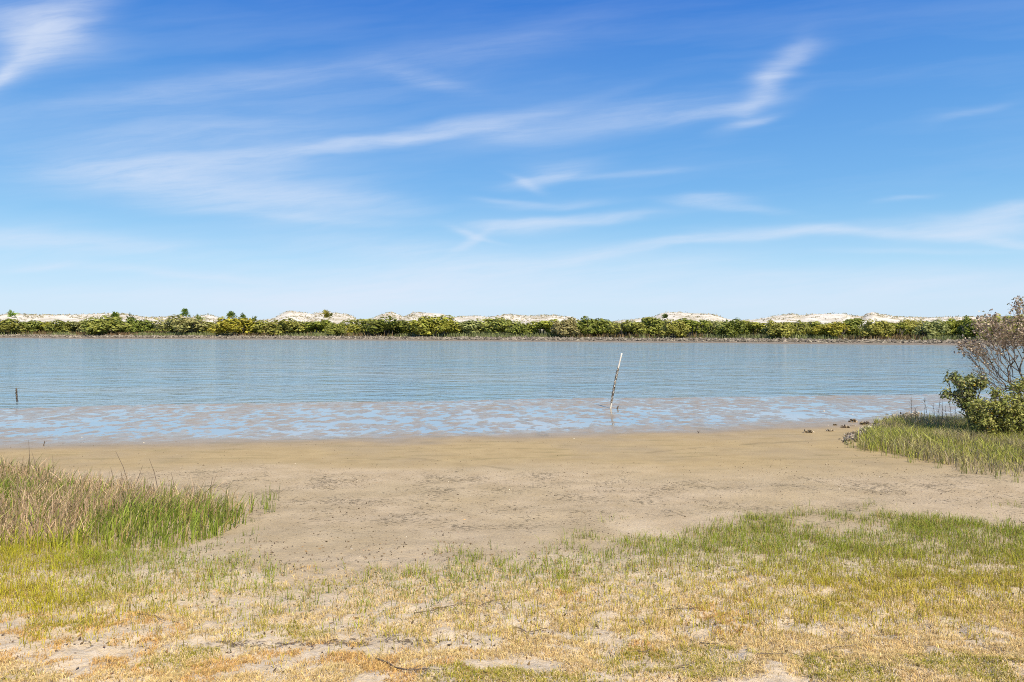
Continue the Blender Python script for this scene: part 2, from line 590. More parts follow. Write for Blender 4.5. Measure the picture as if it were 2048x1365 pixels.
def water_material():
    m, T, out = new_mat('shallow_water')
    pos = T.n('ShaderNodeNewGeometry').outputs['Position']
    x, y, z = T.sep(pos)[0:3]
    d = T.m('SUBTRACT', y, T.m('MULTIPLY', x, 0.145))
    openw = T.rng(d, 26.2, 27.6, smooth=True)
    flat = T.comb(T.m('MULTIPLY', x, 0.42), y, 0.0)
    w1 = T.noise(flat, 2.1, 3, .55, .3)
    w2 = T.noise(T.comb(T.m('MULTIPLY', x, 1.1), y, 4.0), 6.0, 3, .6, .2)
    w0 = T.noise(T.comb(T.m('MULTIPLY', x, .38), y, 7.0), .85, 3, .55, .4)
    w3 = T.noise(T.comb(T.m('MULTIPLY', x, .25), y, 2.0), .35, 3, .5)
    gust = T.rng(w3, .3, .7, .55, 1.25)
    h = T.m('ADD', T.m('ADD', T.m('MULTIPLY', w1, 1.1), T.m('MULTIPLY', w2, .22)), T.m('MULTIPLY', w0, 2.6))
    amp = T.m('ADD', T.m('MULTIPLY', T.m('MULTIPLY', openw, gust), T.rng(y, 40, 110, .85, 1.9)), .012)
    nrm = bump(T, h, .12, amp)
    mud = T.mix(T.rng(w3, .35, .65), (.30, .37, .37), (.23, .37, .44))
    base = T.mix(openw, (.38, .40, .39), mud)
    b = pbsdf(T, base, T.rng(openw, 0, 1, .03, .10), .5, nrm, 1.33)
    # thin film of sky on the still pools: smooth glossy layer by view angle
    gl = T.n('ShaderNodeBsdfGlossy')
    gl.inputs['Roughness'].default_value = .04
    T.put(gl.inputs['Normal'], nrm)
    lw = T.n('ShaderNodeLayerWeight')
    lw.inputs['Blend'].default_value = .35
    T.put(lw.inputs['Normal'], nrm)
    fac = T.m('MULTIPLY', T.m('POWER', lw.outputs['Facing'], 2.0), T.rng(openw, 0, 1, .72, .35))
    mx = T.n('ShaderNodeMixShader')
    T.put(mx.inputs[0], fac)
    T.t.links.new(b.outputs[0], mx.inputs[1])
    T.t.links.new(gl.outputs[0], mx.inputs[2])
    T.t.links.new(mx.outputs[0], out.inputs[0])
    return m


# ------------------------------------------------------------------ ground sheet
def near_zone(x, y):
    """patch weights of the near beach, used by the sand and by the grasses"""
    px, py = to_px(x, np.maximum(y, .5), gz(x, y, False))
    return px, py


EDGE_X = np.array([-1500, 0, 250, 400, 520, 570, 640, 850, 1000, 1200, 1300, 1500, 2048, 3600])
EDGE_Y = np.array([1080, 1088, 1096, 1104, 1118, 1140, 1152, 1130, 1112, 1076, 1060, 1042, 1030, 1010])


def build_ground():
    ys = np.concatenate([[-300, -60, -20, -6, -1, 1], np.geomspace(1.6, 16.5, 260), np.linspace(16.55, 29, 210),
                         np.geomspace(29.5, 84, 30), np.linspace(86, 190, 110), np.geomspace(196, 4000, 26)])
    c = np.linspace(-1, 1, 820)
    ext = np.array([2, 6, 20, 70, 250, 1200.0])
    half = 0.86 * (np.maximum(ys, 1) + 2.5)
    X = np.concatenate([-(half[:, None] + ext[::-1][None]), half[:, None] * c[None], half[:, None] + ext[None]], 1)
    Y = np.repeat(ys[:, None], X.shape[1], 1)
    Z = gz(X, Y)
    nr, nc = X.shape
    V = np.stack([X, Y, Z], 2).reshape(-1, 3)
    i = np.arange((nr - 1) * (nc - 1))
    a = (i // (nc - 1)) * nc + i % (nc - 1)
    Q = np.stack([a, a + 1, a + nc + 1, a + nc], 1)
    x, y = V[:, 0], V[:, 1]
    d = shore(x, y)
    e = y - yfar(x)
    far = sstep(-12, -8, e)
    wet = sstep(16.6, 18.6, d + .8 * fbm(x / 2.5, y / 1.2, 61, 3)) * (1 - far)
    dj = d + 1.4 * fbm(x / 5.0, y / 2.0, 62, 3)
    damp = sstep(12.2, 14.2, dj - .10 * np.clip(-x, -6, 5)) * (1 - far)
    px, py = near_zone(x, y)
    ed = np.interp(px, EDGE_X, EDGE_Y)
    pj = py + 70 * fbm(x / .8, y / .8, 63, 4)
    sand = np.where(y < 14, sstep(-25, 110, pj - ed), 0.0)
    crust = (1 - sand) * (1 - wet) * (sstep(6.5, 8.5, d)) * (1 - .75 * damp)
    low = sstep(.020, .0, V[:, 2]) * wet
    track = np.zeros(len(V))
    for line in ([(540, 858), (640, 873), (760, 886), (880, 902), (1000, 926)], [(700, 922), (840, 918), (960, 930), (1080, 948)],
                 [(1010, 800), (1030, 826), (1060, 850), (1090, 872)], [(1300, 905), (1430, 893), (1580, 884), (1690, 880)]):
        pts = ground_poly(line)
        for (a, b) in zip(pts[:-1], pts[1:]):
            ax, ay = a; bx, by = b
            L2 = (bx - ax) ** 2 + (by - ay) ** 2
            u = np.clip(((x - ax) * (bx - ax) + (y - ay) * (by - ay)) / L2, 0, 1)
            dd = np.hypot(x - ax - u * (bx - ax), y - ay - u * (by - ay)) + .12 * fbm(x / .9, y / .9, 66, 2)
            track = np.maximum(track, 1 - sstep(.02, .09, np.abs(dd)))
    o = mesh_quads('ground', V, Q, ground_material(), None, True,
                   {'wet': wet, 'damp': damp, 'dry': 1 - damp, 'sand': sand, 'crust': crust, 'far': far, 'bank': e, 'low': low, 'track': track})
    return tag(o, 'sandy beach sloping down to the brown mud flat', 'ground', kind='structure')


build_ground()

wy = np.array([12, 22, 30, 60, 120, 400.0])
wv = np.array([[sx, yv, 0.0] for yv in wy for sx in (-900, 0, 900)])
wq = [(r * 3 + k, r * 3 + k + 1, r * 3 + k + 4, r * 3 + k + 3) for r in range(len(wy) - 1) for k in range(2)]
tag(mesh_quads('water', wv, wq, water_material(), None, True), 'rippled blue creek water with shallow pools on the mud flat', 'water', kind='structure')

# ------------------------------------------------------------------ dunes
DPX = np.array([0, 20, 60, 110, 160, 205, 225, 245, 270, 290, 300, 330, 350, 385, 400, 418, 432, 445, 520, 545, 560, 575, 583, 600, 625, 640, 660, 680, 690,
                705, 715, 740, 755, 770, 783, 795, 808, 815, 827, 845, 870, 885, 897, 905, 940, 960, 980, 1000, 1013, 1030, 1050, 1080, 1105, 1125, 1140,
                1155, 1200, 1212, 1225, 1250, 1290, 1310, 1325, 1340, 1360, 1380, 1410, 1430, 1445, 1455, 1475, 1500, 1525, 1550, 1585, 1600, 1625, 1660,
                1690, 1705, 1725, 1735, 1745, 1760, 1790, 1830, 1870, 1910, 1930, 2048.0])
DPY = np.array([630, 628, 630, 631, 629.5, 628, 627, 628, 632, 635, 636, 634, 632.5, 636, 632, 630, 634, 639, 641, 638, 630, 623.5, 622, 625, 628.5, 625.5, 625, 628,
                629, 632, 640, 641, 634, 628, 626, 629, 635.5, 632, 626, 625.5, 627, 628, 632, 635, 633, 633, 635, 632, 629, 630, 632, 632, 631, 634, 633,
                640, 645, 645, 644, 641, 637, 634, 627, 625.5, 625, 627, 628, 631, 637, 639, 641, 640, 637, 632, 628, 631, 629, 628,
                628, 632, 633, 627, 625, 629, 634, 635, 636, 634, 634, 636.0])


def dune_h(x, y):
    t = x / y * F + 1024
    s = (y - 300) / 80.0
    tw = t + 26 * fbm(x / 45, y / 30, 71, 2) * np.clip(np.abs(s) * 1.5, 0, 1.2)
    top = CH + (HZ - np.interp(tw, DPX, DPY, left=631, right=635)) / F * 300.0 * (y / 300.0) ** .3
    front = np.clip(1 + (y - 300) / 62.0, 0, 1)
    front = front * front * (3 - 2 * front)
    back = np.clip(1 - (y - 300) / 75.0, 0, 1)
    sh = np.where(y < 300, front, back)
    z = 1.3 + (top - 1.3) * sh
    k = np.clip(np.abs(y - 300) / 14, 0, 1) * sh
    z = z + k * (1.5 * fbm(x / 16, y / 16, 72, 4) - .5) + .10 * fbm(x / 2.2, y / 2.2, 73, 2) * sh
    return z


def dune_material():
    m, T, out = new_mat('white_dune_sand')
    pos = T.n('ShaderNodeNewGeometry').outputs['Position']
    n1 = T.noise(pos, .12, 5, .6)
    n2 = T.noise(pos, .8, 5, .65)
    col = T.mix(T.rng(n2, .35, .65), (.60, .56, .51), (.70, .675, .63))
    sc_ = T.rng(T.m('ADD', T.m('MULTIPLY', n1, .6), T.m('MULTIPLY', n2, .5)), .52, .64)
    col = T.mix(T.m('MULTIPLY', sc_, .75), col, (.35, .30, .20))
    b = pbsdf(T, col, .95, .1, bump(T, n2, .5))
    T.t.links.new(b.outputs[0], out.inputs[0])
    return m


def build_dunes():
    tt = np.linspace(-1.0, 1.0, 760)
    ys = np.concatenate([np.linspace(232, 286, 22), np.linspace(288, 312, 22), np.linspace(316, 380, 12)])
    Y = np.repeat(ys[:, None], len(tt), 1)
    X = Y * tt[None]
    Z = dune_h(X, Y)
    nr, nc = X.shape
    i = np.arange((nr - 1) * (nc - 1))
    a = (i // (nc - 1)) * nc + i % (nc - 1)
    o = mesh_quads('dune', np.stack([X, Y, Z], 2), np.stack([a, a + 1, a + nc + 1, a + nc], 1), dune_material(), None, True)
    tag(o, 'white sand dunes behind the band of mangroves', 'dunes', kind='structure')
    # scrub dotted over the crests
    n = 11000
    y = rng.uniform(245, 308, n); x = rng.uniform(-.80, .80, n) * y
    w = fbm(x / 14, y / 9, 81, 3) + .35 * sstep(285, 300, y) + .1 * rng.normal(size=n)
    k = w > .10
    x, y = x[k], y[k]
    z = dune_h(x, y)
    P, N, C = [], [], []
    for xx, yv, zz in zip(x, y, z):
        q = int(rng.integers(3, 7)); s = rng.uniform(.2, .5)
        p = np.array([xx, yv, zz + .12]) + rng.normal(size=(q, 3)) * np.array([s, s, s * .45])
        P.append(p); N.append(rng.normal(size=(q, 3)) + np.array([0, -.3, .8]))
        c = np.array([.32, .29, .14]) if rng.random() < .5 else np.array([.50, .42, .27])
        C.append(np.tile(c * rng.uniform(.7, 1.3), (q, 1)))
    V, Q, Cc = leaves(np.concatenate(P), np.concatenate(N), .40, 1.8, .6, np.concatenate(C))
    tag(mesh_quads('dune_scrub', V, Q, M_BLADE, None, False, {'Col': Cc}), 'dry scrub and sea oats dotted over the dune crests', 'scrub', kind='stuff')


build_dunes()

# ------------------------------------------------------------------ far bank: shells and sedge
def far_xy(px, e):
    y = 130.0
    for _ in range(25):
        y = .5 * y + .5 * (float(yfar((px - 1024) / F * y)) + e)
    return (px - 1024) / F * y, y


def build_far_bank():
    n = 9000
    x = rng.uniform(-175, 105, n)
    e = rng.triangular(4.2, 7.0, 10.5, n)
    y = yfar(x) + e
    k = np.abs(x / y) < .85
    x, y, e = x[k], y[k], e[k]
    z = gz(x, y)
    n = len(x)
    base = np.array([[1, 0, 0], [-1, 0, 0], [0, 1, 0], [0, -1, 0], [0, 0, 1], [0, 0, -1.0]])
    T0 = np.array([[0, 2, 4], [2, 1, 4], [1, 3, 4], [3, 0, 4], [2, 0, 5], [1, 2, 5], [3, 1, 5], [0, 3, 5]])
    s = rng.uniform(.10, .30, n)[:, None, None]
    V = base[None] * s * np.stack([rng.uniform(.6, 1.6, n), rng.uniform(.6, 1.4, n), rng.uniform(.5, 1.1, n)], 1)[:, None, :]
    V = V + rng.normal(size=(n, 6, 3)) * .05 + np.stack([x, y, z + .05], 1)[:, None, :]
    T = (np.arange(n)[:, None, None] * 6 + T0[None]).reshape(-1, 3)
    c = np.array([.20, .172, .135])[None] * rng.uniform(.3, 1.7, n)[:, None]
    o = mesh_quads('oyster_shell_bank', V.reshape(-1, 3), np.zeros((0, 4), int), M_SHELL, None, False, {'Col': np.repeat(c, 6, 0)}, T)
    tag(o, 'grey brown rubble of oyster shells along the far waterline', 'shell bank', kind='stuff')
    n = 26000
    x = rng.uniform(-185, 110, n)
    e = rng.uniform(9.6, 17.5, n)
    y = yfar(x) + e
    w = fbm(x / 9, y / 5, 91, 3) + .25
    k = (np.abs(x / y) < .85) & (w > rng.uniform(-.25, .4, n))
    x, y, e = x[k], y[k], e[k]; n = len(x)
    P = np.stack([x, y, gz(x, y)], 1)
    br = (fbm(x / 14, y / 6, 93, 3) + .04 * (e - 13) > .10)[:, None]
    c = np.where(br, np.array([.25, .18, .09]), np.array([.26, .285, .12])) * rng.uniform(.7, 1.25, n)[:, None]
    V, Q, C = blades(P, rng.uniform(.35, .9, n), rng.uniform(.08, .16, n), rng.uniform(0, .35, n), rng.uniform(0, 6.28, n), c)
    tag(mesh_quads('sedge_strip', V, Q, M_BLADE, None, False, {'Col': C}), 'green and brown sedge growing along the foot of the far mangroves', 'sedge', kind='stuff')


build_far_bank()

# ------------------------------------------------------------------ mangrove bushes across the water
def crown_mesh(seed, nl=2300, wide=1.0):
    """unit crown: half width 1, height 1, standing on z=0"""
    rg = np.random.default_rng(seed)
    lobes = []
    nlob = int(rg.integers(16, 24))
    for i in range(nlob):
        a = rg.uniform(0, 2 * math.pi); r = math.sqrt(rg.uniform(0, 1)) * .72
        cx, cy = r * math.cos(a), r * math.sin(a)
        hmax = (1 - (r / 1.05) ** 2.2)
        cz = rg.uniform(.18, .80) * hmax + .08
        rad = rg.uniform(.17, .34)
        lobes.append((cx, cy, cz, rad, min(rad * rg.uniform(.6, .95), max(.97 - cz, .12)), rg.uniform(.7, 1.25)))
    P, N, C = [], [], []
    vol = np.array([l[3] ** 2 for l in lobes]); cnt = (nl * vol / vol.sum()).astype(int)
    for (cx, cy, cz, rx, rz, b), k in zip(lobes, cnt):
        d = rg.normal(size=(k, 3)); d /= np.linalg.norm(d, axis=1)[:, None]
        rr = rg.uniform(.62, 1.08, k)[:, None]
        p = d * rr * np.array([rx, rx, rz]) + np.array([cx, cy, cz])
        P.append(p); N.append(d + np.array([0, 0, .5]))
    P = np.concatenate(P); N = np.concatenate(N)
    k = P[:, 2] > .02
    return P[k], N[k], rg


def make_crown(name, seed, w, h, nl=2300, leaf=.30):
    P, N, rg = crown_mesh(seed, nl)
    P = P * np.array([w, w * .8, h])
    V, Q, _ = leaves(P, N, leaf, 1.5, .45, None, rg)
    return V, Q


def make_trunks(seed, w, h):
    rg = np.random.default_rng(seed + 500)
    g = Geo()
    for i in range(int(rg.integers(5, 9))):
        a = rg.uniform(0, 6.28); r = rg.uniform(.1, .35) * w
        b = np.array([r * math.cos(a), r * .7 * math.sin(a), -.15])
        t = np.array([b[0] * 1.9 + rg.normal() * .3, b[1] * 1.7 + rg.normal() * .3, h * rg.uniform(.45, .7)])
        m = (b + t) / 2 + rg.normal(size=3) * .15
        g.tube([b, m, t], [.10, .075, .03], 5)
        for j in range(3):
            q = m + (t - m) * rg.uniform(.1, .8)
            g.tube([q, q + np.array([rg.normal() * .5, rg.normal() * .4, rg.uniform(.2, .8)])], [.04, .015], 4)
    return g


CK = {'y': (.43, .41, .06), 'o': (.36, .36, .085), 'g': (.37, .375, .14), 'd': (.24, .275, .055), 'b': (.35, .37, .065), 'n': (.40, .35, .15),
      'v': (.30, .315, .07)}
PROTO = []
for s in range(10):
    V, Q = make_crown('crown', 100 + s, 3.2, 3.8, 2300, .34)
    c = mesh_quads('crown', V, Q, M_LEAF)
    t = make_trunks(100 + s, 3.2, 3.8).build('trunk', M_BARK)
    PROTO.append((c, t))
proto_used = set()


def bush(px, hw, top, key, label, e=15.0, group='mangroves along the far shore', p=None):
    x, y = far_xy(px, e)
    z = float(gz(x, y))
    if hw >= 54:
        top -= 3
    z_top = CH + (HZ - top) / F * y
    h = max(z_top - z, 1.2)
    w = hw / F * y
    i = p if p is not None else random.randrange(10)
    r = empty('mangrove_bush', (x, y, z))
    tag(r, label, 'mangrove', group)
    c, t = PROTO[i]
    if i in proto_used:
        c, t = c.copy(), t.copy()
        COL.objects.link(c); COL.objects.link(t)
    proto_used.add(i)
    c.name = 'crown'; t.name = 'trunk'
    for o in (c, t):
        o.parent = r
        o.scale = (w / 3.2 * 1.04 * random.choice((-1, 1)), w / 3.2 * 1.0, h / 3.8 * 1.10)
        o.rotation_euler = (0, 0, random.uniform(-.5, .5))
    k = CK[key]; j = random.uniform(.88, 1.14)
    c.color = (k[0] * j * random.uniform(.94, 1.06), k[1] * j, k[2] * j, 1)
    return r


BUSHES = [
    (12, 44, 640, 'o', 'olive mangrove bush at the left edge of the photo, below the first palm'),
    (54, 32, 642, 'v', 'narrow mid green mangrove bush just right of the leftmost palm'),
    (84, 34, 643, 'y', 'low yellowish mangrove bush below the even white dune on the far left'),
    (122, 34, 641, 'v', 'mid green mangrove between the yellowish far left bush and a grey green one'),
    (164, 36, 640, 'g', 'grey green mangrove bush left of the tallest far left mangrove'),
    (216, 58, 634, 'o', 'widest and tallest mangrove of the far left, olive green with dark base'),
    (268, 40, 637, 'd', 'dark green mangrove sloping down beside the white sand hollow on the left'),
    (310, 36, 650, 'v', 'very low mangrove thicket in front of the bare white sand hollow'),
    (366, 56, 634, 'g', 'big round grey green mangrove with a palm top directly behind its crown'),
    (416, 36, 645, 'o', 'low olive mangrove under the small rounded dune, left of the yellow one'),
    (468, 58, 639, 'y', 'bright yellow green mangrove under the tallest palm, brightest on the shore'),
    (510, 34, 642, 'o', 'loose olive mangrove right of the bright yellow one'),
    (538, 34, 645, 'n', 'brownish olive mangrove under the small white sand gap'),
    (580, 52, 639, 'o', 'broad olive mangrove below the highest dune peak'),
    (634, 48, 640, 'b', 'bright green mangrove just below the yellowing palm on the dune'),
    (676, 34, 645, 'v', 'mid green mangrove under the right end of the highest dune'),
    (692, 28, 650, 'y', 'small yellow mangrove under the notch beside the highest dune'),
    (726, 46, 640, 'o', 'olive mangrove under the left foot of the pointed dune'),
    (776, 62, 637, 'd', 'long dark olive mangrove below the pointed dune with a slipface'),
    (824, 34, 651, 'b', 'low mangrove below the bare sand slipface of the central dunes'),
    (872, 60, 636, 'b', 'large bright green mangrove under the flat scrub topped central dune'),
    (924, 48, 641, 'g', 'grey green rounded mangrove standing out in front at the centre'),
    (994, 58, 638, 'o', 'tall olive mangrove just left of the photo centre line'),
    (1040, 30, 646, 'v', 'short mangrove right beside the photo centre line'),
    (1088, 56, 641, 'b', 'bright leafy mangrove left of the brown one under the dune end'),
    (1134, 40, 636, 'n', 'grey brown mangrove touching the dark green dense one'),
    (1178, 46, 634, 'd', 'dense dark green mangrove directly above the leaning white pole'),
    (1212, 28, 645, 'o', 'low mangrove under the dip where sky meets the trees'),
    (1256, 48, 641, 'o', 'olive mangrove right of the low gap beyond the white pole'),
    (1304, 42, 637, 'v', 'mid green mangrove under the left slope of the palm dotted dune'),
    (1346, 36, 641, 'o', 'olive mangrove right under the dark palm on the dune slope'),
    (1388, 44, 638, 'b', 'bright green mangrove under the right half of the palm dotted dune'),
    (1428, 36, 640, 'g', 'greyish mangrove where the palm dotted dune ends'),
    (1464, 38, 639, 'd', 'dark mangrove under the open sky between the two right dunes'),
    (1506, 46, 641, 'b', 'bright mangrove at the left foot of the long right dune'),
    (1552, 44, 641, 'o', 'olive mangrove under the left shoulder of the long right dune'),
    (1590, 34, 642, 'v', 'mid green mangrove below the bare middle of the long right dune'),
    (1624, 36, 645, 'o', 'low olive mangrove with white sand showing above it'),
    (1664, 48, 644, 'y', 'yellow green low mangrove under the right end of the long dune'),
    (1708, 40, 639, 'v', 'mid green mangrove just left of the small scrubby peak'),
    (1750, 40, 642, 'o', 'olive mangrove directly below the small scrubby peak'),
    (1790, 34, 645, 'b', 'light green low mangrove right of the small scrubby peak'),
    (1828, 40, 638, 'o', 'olive brown mangrove halfway between the scrubby peak and the dead shrub'),
    (1864, 38, 641, 'g', 'grey green mangrove second to the left of the dead shrub'),
    (1904, 36, 636, 'b', 'bright green mangrove last in the open before the dead shrub'),
    (1944, 40, 633, 'd', 'dark tall mangrove partly behind the dead shrub leaves on the left'),
    (1992, 40, 630, 'b', 'yellow green mangrove seen through the middle of the dead shrub'),
    (2036, 40, 633, 'o', 'olive mangrove at the right edge behind the dead shrub'),
]
for i, (px, hw, top, key, lab) in enumerate(BUSHES):
    bush(px, hw, top, key, lab, e=12.8 + (i * 7 % 5) * 1.4, p=(i * 7) % 10)
HID = 'olive mangrove half hidden behind the front row of the far shore'
for i in range(34):
    px = -40 + i * 64 + random.uniform(-14, 14)
    t0 = np.interp(px, [b[0] for b in BUSHES], [b[2] for b in BUSHES])
    bush(px, 46, max(t0 + random.uniform(3, 8), 643), random.choice('ovovgb'), HID, e=random.uniform(21, 27), group='mangroves half hidden behind the front row', p=i % 10)


# ------------------------------------------------------------------ cabbage palms
def palm_parts(seed):
    rg = np.random.default_rng(seed)
    g = Geo()
    H = 5.0
    g.tube([[0, 0, -.2], [.1, .05, H * .5], [.02, 0, H]], [.32, .27, .30], 8)
    V, Q, T = [], [], []
    n = 0
    for i in range(20):
        a = rg.uniform(0, 6.28); el = rg.uniform(-.9, 1.4)
        d = np.array([math.cos(a) * math.cos(el), math.sin(a) * math.cos(el), math.sin(el)])
        c = np.array([0, 0, H]) + d * rg.uniform(.3, .85)
        sd = np.cross(d, [0, 0, 1]); sd /= np.linalg.norm(sd) + 1e-6
        upv = np.cross(sd, d)
        L = rg.uniform(.6, .95)
        for k in range(9):
            th = (k - 4) / 4 * 1.25
            dd = math.cos(th) * d + math.sin(th) * sd + upv * rg.normal() * .12
            tip = c + dd * L - np.array([0, 0, .22 * L * rg.uniform(.4, 1.5)])
            mid = c + dd * L * .55
            w = np.cross(dd, upv) * .075
            V += [c, mid - w, tip, mid + w]; Q.append((n, n + 1, n + 2, n + 3)); n += 4
    return g, np.array(V), Q, H


PPROTO = []
for s in range(4):
    g, V, Q, H = palm_parts(40 + s)
    PPROTO.append((g.build('trunk', M_BARK), mesh_quads('crown', V, Q, M_LEAF), H))
pp_used = set()
PALMS = [   # px, crown centre row, crown half width px, distance behind the shoreline, colour, label
    (24, 634, 11, 28, (.13, .19, .04), 'dark palm top at the left end of the far shore, leftmost of the palms'),
    (231, 636, 11, 26, (.07, .10, .02), 'palm top just over the widest far left mangrove'),
    (262, 639, 10, 26, (.06, .085, .02), 'low dark palm top on the shoulder right of the widest far left mangrove'),
    (369, 630, 11, 26, (.07, .11, .02), 'palm top rising straight behind the big round grey green mangrove'),
    (398, 642, 11, 24, (.10, .13, .03), 'low palm top at the foot of the small rounded dune'),
    (463, 633, 10, 26, (.07, .10, .02), 'tallest lone palm above the bright yellow mangrove'),
    (486, 637, 9, 27, (.075, .105, .02), 'shorter palm right beside the tallest lone palm'),
    (508, 641, 9, 27, (.09, .11, .03), 'lowest of the three palms above the bright yellow mangrove, rightmost'),
    (652, 635, 12, 28, (.13, .12, .025), 'palm with yellowing lower fronds in front of the highest dune'),
    (1330, 633, 7, 60, (.05, .07, .02), 'small dark palm on the slope of the right hand dune'),
]
for i, (px, cy, hw, e, c, lab) in enumerate(PALMS):
    x, y = far_xy(px, e)
    z = float(gz(x, y))
    zc = CH + (HZ - cy) / F * y
    k = i % 4
    tr, cr, H = PPROTO[k]
    if k in pp_used:
        tr, cr = tr.copy(), cr.copy()
        COL.objects.link(tr); COL.objects.link(cr)
    pp_used.add(k)
    r = empty('cabbage_palm', (x, y, z), random.uniform(0, 6))
    tag(r, lab, 'palm', 'palms on the far shore')
    s = hw / F * y / 1.05
    zc -= .72
    for o in (tr, cr):
        o.parent = r
        o.scale = (s, s, (zc - z) / H if o is tr else s * 1.45)
    cr.location = (0, 0, (zc - z) - H * s * 1.45)
    cr.color = (c[0] * 2.4, c[1] * 2.3, c[2] * 2.0, 1)
    tr.name = 'trunk'; cr.name = 'crown'


# ------------------------------------------------------------------ grasses on the near beach
def inside(poly, x, y):
    poly = np.asarray(poly, float)
    ok = np.zeros(len(x), bool)
    j = len(poly) - 1
    for i in range(len(poly)):
        xi, yi = poly[i]; xj, yj = poly[j]
        c = ((yi > y) != (yj > y)) & (x < (xj - xi) * (y - yi) / (yj - yi + 1e-12) + xi)
        ok ^= c
        j = i
    return ok


def scatter(n, y0, y1, tmax=.92):
    y = np.sqrt(rng.uniform(0, 1, n) * (y1 ** 2 - y0 ** 2) + y0 ** 2)
    x = rng.uniform(-tmax, tmax, n) * y
    return x, y


def col_jit(base, n, lo=.75, hi=1.25):
    return np.asarray(base)[None] * rng.uniform(lo, hi, n)[:, None] * rng.uniform(.93, 1.07, (n, 3))


def tufts(x, y, nb, spread):
    """several blades round every tuft centre"""
    k = rng.integers(nb[0], nb[1] + 1, len(x))
    X = np.repeat(x, k) + rng.normal(size=k.sum()) * spread
    Y = np.repeat(y, k) + rng.normal(size=k.sum()) * spread
    ti = np.repeat(np.arange(len(x)), k)
    global LAST_YAW
    LAST_YAW = np.arctan2(Y - y[ti], X - x[ti]) + rng.normal(size=len(X)) * .5
    return X, Y, ti


def near_grass():
    # ---- dry straw turf close to the camera
    x, y = scatter(260000, 2.6, 6.4)
    px, py = near_zone(x, y)
    dens = .62 * sstep(1180, 1300, py + 60 * fbm(x / .7, y / .7, 101, 3)) + .16 * sstep(1100, 1200, py)
    pat = .55 * fbm(x / .42, y / .36, 102, 3) + .75 * fbm(x / .13, y / .13, 105, 3)
    dens = dens * sstep(-.20, .30, pat + .15 + .12 * (px > 900) - .35 * np.exp(-((py - 1290) / 16) ** 2) * (px < 1000))
    k = rng.uniform(0, 1, len(x)) < dens * 1.25
    x, y, px, py = x[k], y[k], px[k], py[k]
    X, Y, ti = tufts(x, y, (1, 3), .012)
    n = len(X)
    hue = fbm(X / .5, Y / .5, 103, 3)
    gp = sstep(.2, .5, fbm(X / .8, Y / .55, 104, 3) + .18 * np.exp(-((px[ti] - 1950) / 190) ** 2 - ((py[ti] - 1285) / 50) ** 2) * 2
               + .3 * np.exp(-((px[ti] - 820) / 120) ** 2 - ((py[ti] - 1325) / 18) ** 2) + .25 * np.exp(-((px[ti] - 1240) / 90) ** 2 - ((py[ti] - 1315) / 18) ** 2))
    straw = np.where(hue[:, None] > .2, np.array([.70, .47, .18]), np.array([.74, .57, .27]))
    c = straw * rng.uniform(.7, 1.25, n)[:, None]
    gm = rng.uniform(0, 1, n) < gp * .65
    c = np.where(gm[:, None], np.array([.40, .37, .05]) * rng.uniform(.7, 1.2, n)[:, None], c)
    P = np.stack([X, Y, gz(X, Y)], 1)
    V, Q, C = blades(P, rng.uniform(.010, .034, n), rng.uniform(.0022, .0048, n), rng.uniform(.2, 1.5, n), rng.uniform(0, 6.28, n), c)
    tag(mesh_quads('dry_turf', V, Q, M_BLADE, None, False, {'Col': C}), 'straw coloured dry turf on the pale sand in the foreground', 'grass', kind='stuff')
    # ---- sparse green grass behind it
    x, y = scatter(60000, 3.6, 10.0)
    px, py = near_zone(x, y)
    ed = np.interp(px, EDGE_X, EDGE_Y)
    dd = py - ed
    pat = fbm(x / .55, y / .55, 111, 4)
    dens = sstep(-14, 40, dd + 40 * pat) * (1 - sstep(95, 215, dd - 60 * sstep(1000, 1300, px) + 30 * pat))
    dens = dens * (.36 + .4 * sstep(-.2, .3, pat + .5 * fbm(x / .16, y / .16, 112, 3))) * (.55 + .75 * sstep(1000, 1800, px) + 1.1 * (1 - sstep(80, 420, px)))
    dens = dens * (1 - .55 * np.exp(-((px - 620) / 110) ** 2))
    k = rng.uniform(0, 1, len(x)) < dens * (.76 + .25 * sstep(1000, 1700, px))
    x, y, px, py = x[k], y[k], px[k], py[k]
    X, Y, ti = tufts(x, y, (3, 7), .026)
    n = len(X)
    dd = (py - np.interp(px, EDGE_X, EDGE_Y))[ti]
    yel = sstep(40, 170, dd)[:, None]
    lft = (1 - sstep(60, 260, px[ti]))[:, None]
    g1 = np.array([.28, .34, .04]); g2 = np.array([.54, .46, .06]); g3 = np.array([.56, .50, .03])
    c = g1 * (1 - yel) + g2 * yel
    c = c * (1 - .7 * lft) + g3 * .7 * lft
    c = np.where((rng.uniform(0, 1, n) < .22)[:, None], np.array([.44, .32, .12]), c)
    c = c * rng.uniform(.65, 1.25, n)[:, None]
    P = np.stack([X, Y, gz(X, Y)], 1)
    hgt = rng.uniform(.035, .125, n) * rng.uniform(.7, 1.2, len(x))[ti] * (1 - .3 * yel[:, 0])
    V, Q, C = blades(P, hgt, rng.uniform(.0025, .0055, n), rng.uniform(.05, 1.05, n), LAST_YAW, c)
    tag(mesh_quads('green_grass', V, Q, M_BLADE, None, False, {'Col': C}), 'sparse yellow green grass tufts between the mud and the dry turf', 'grass', kind='stuff')


near_grass()


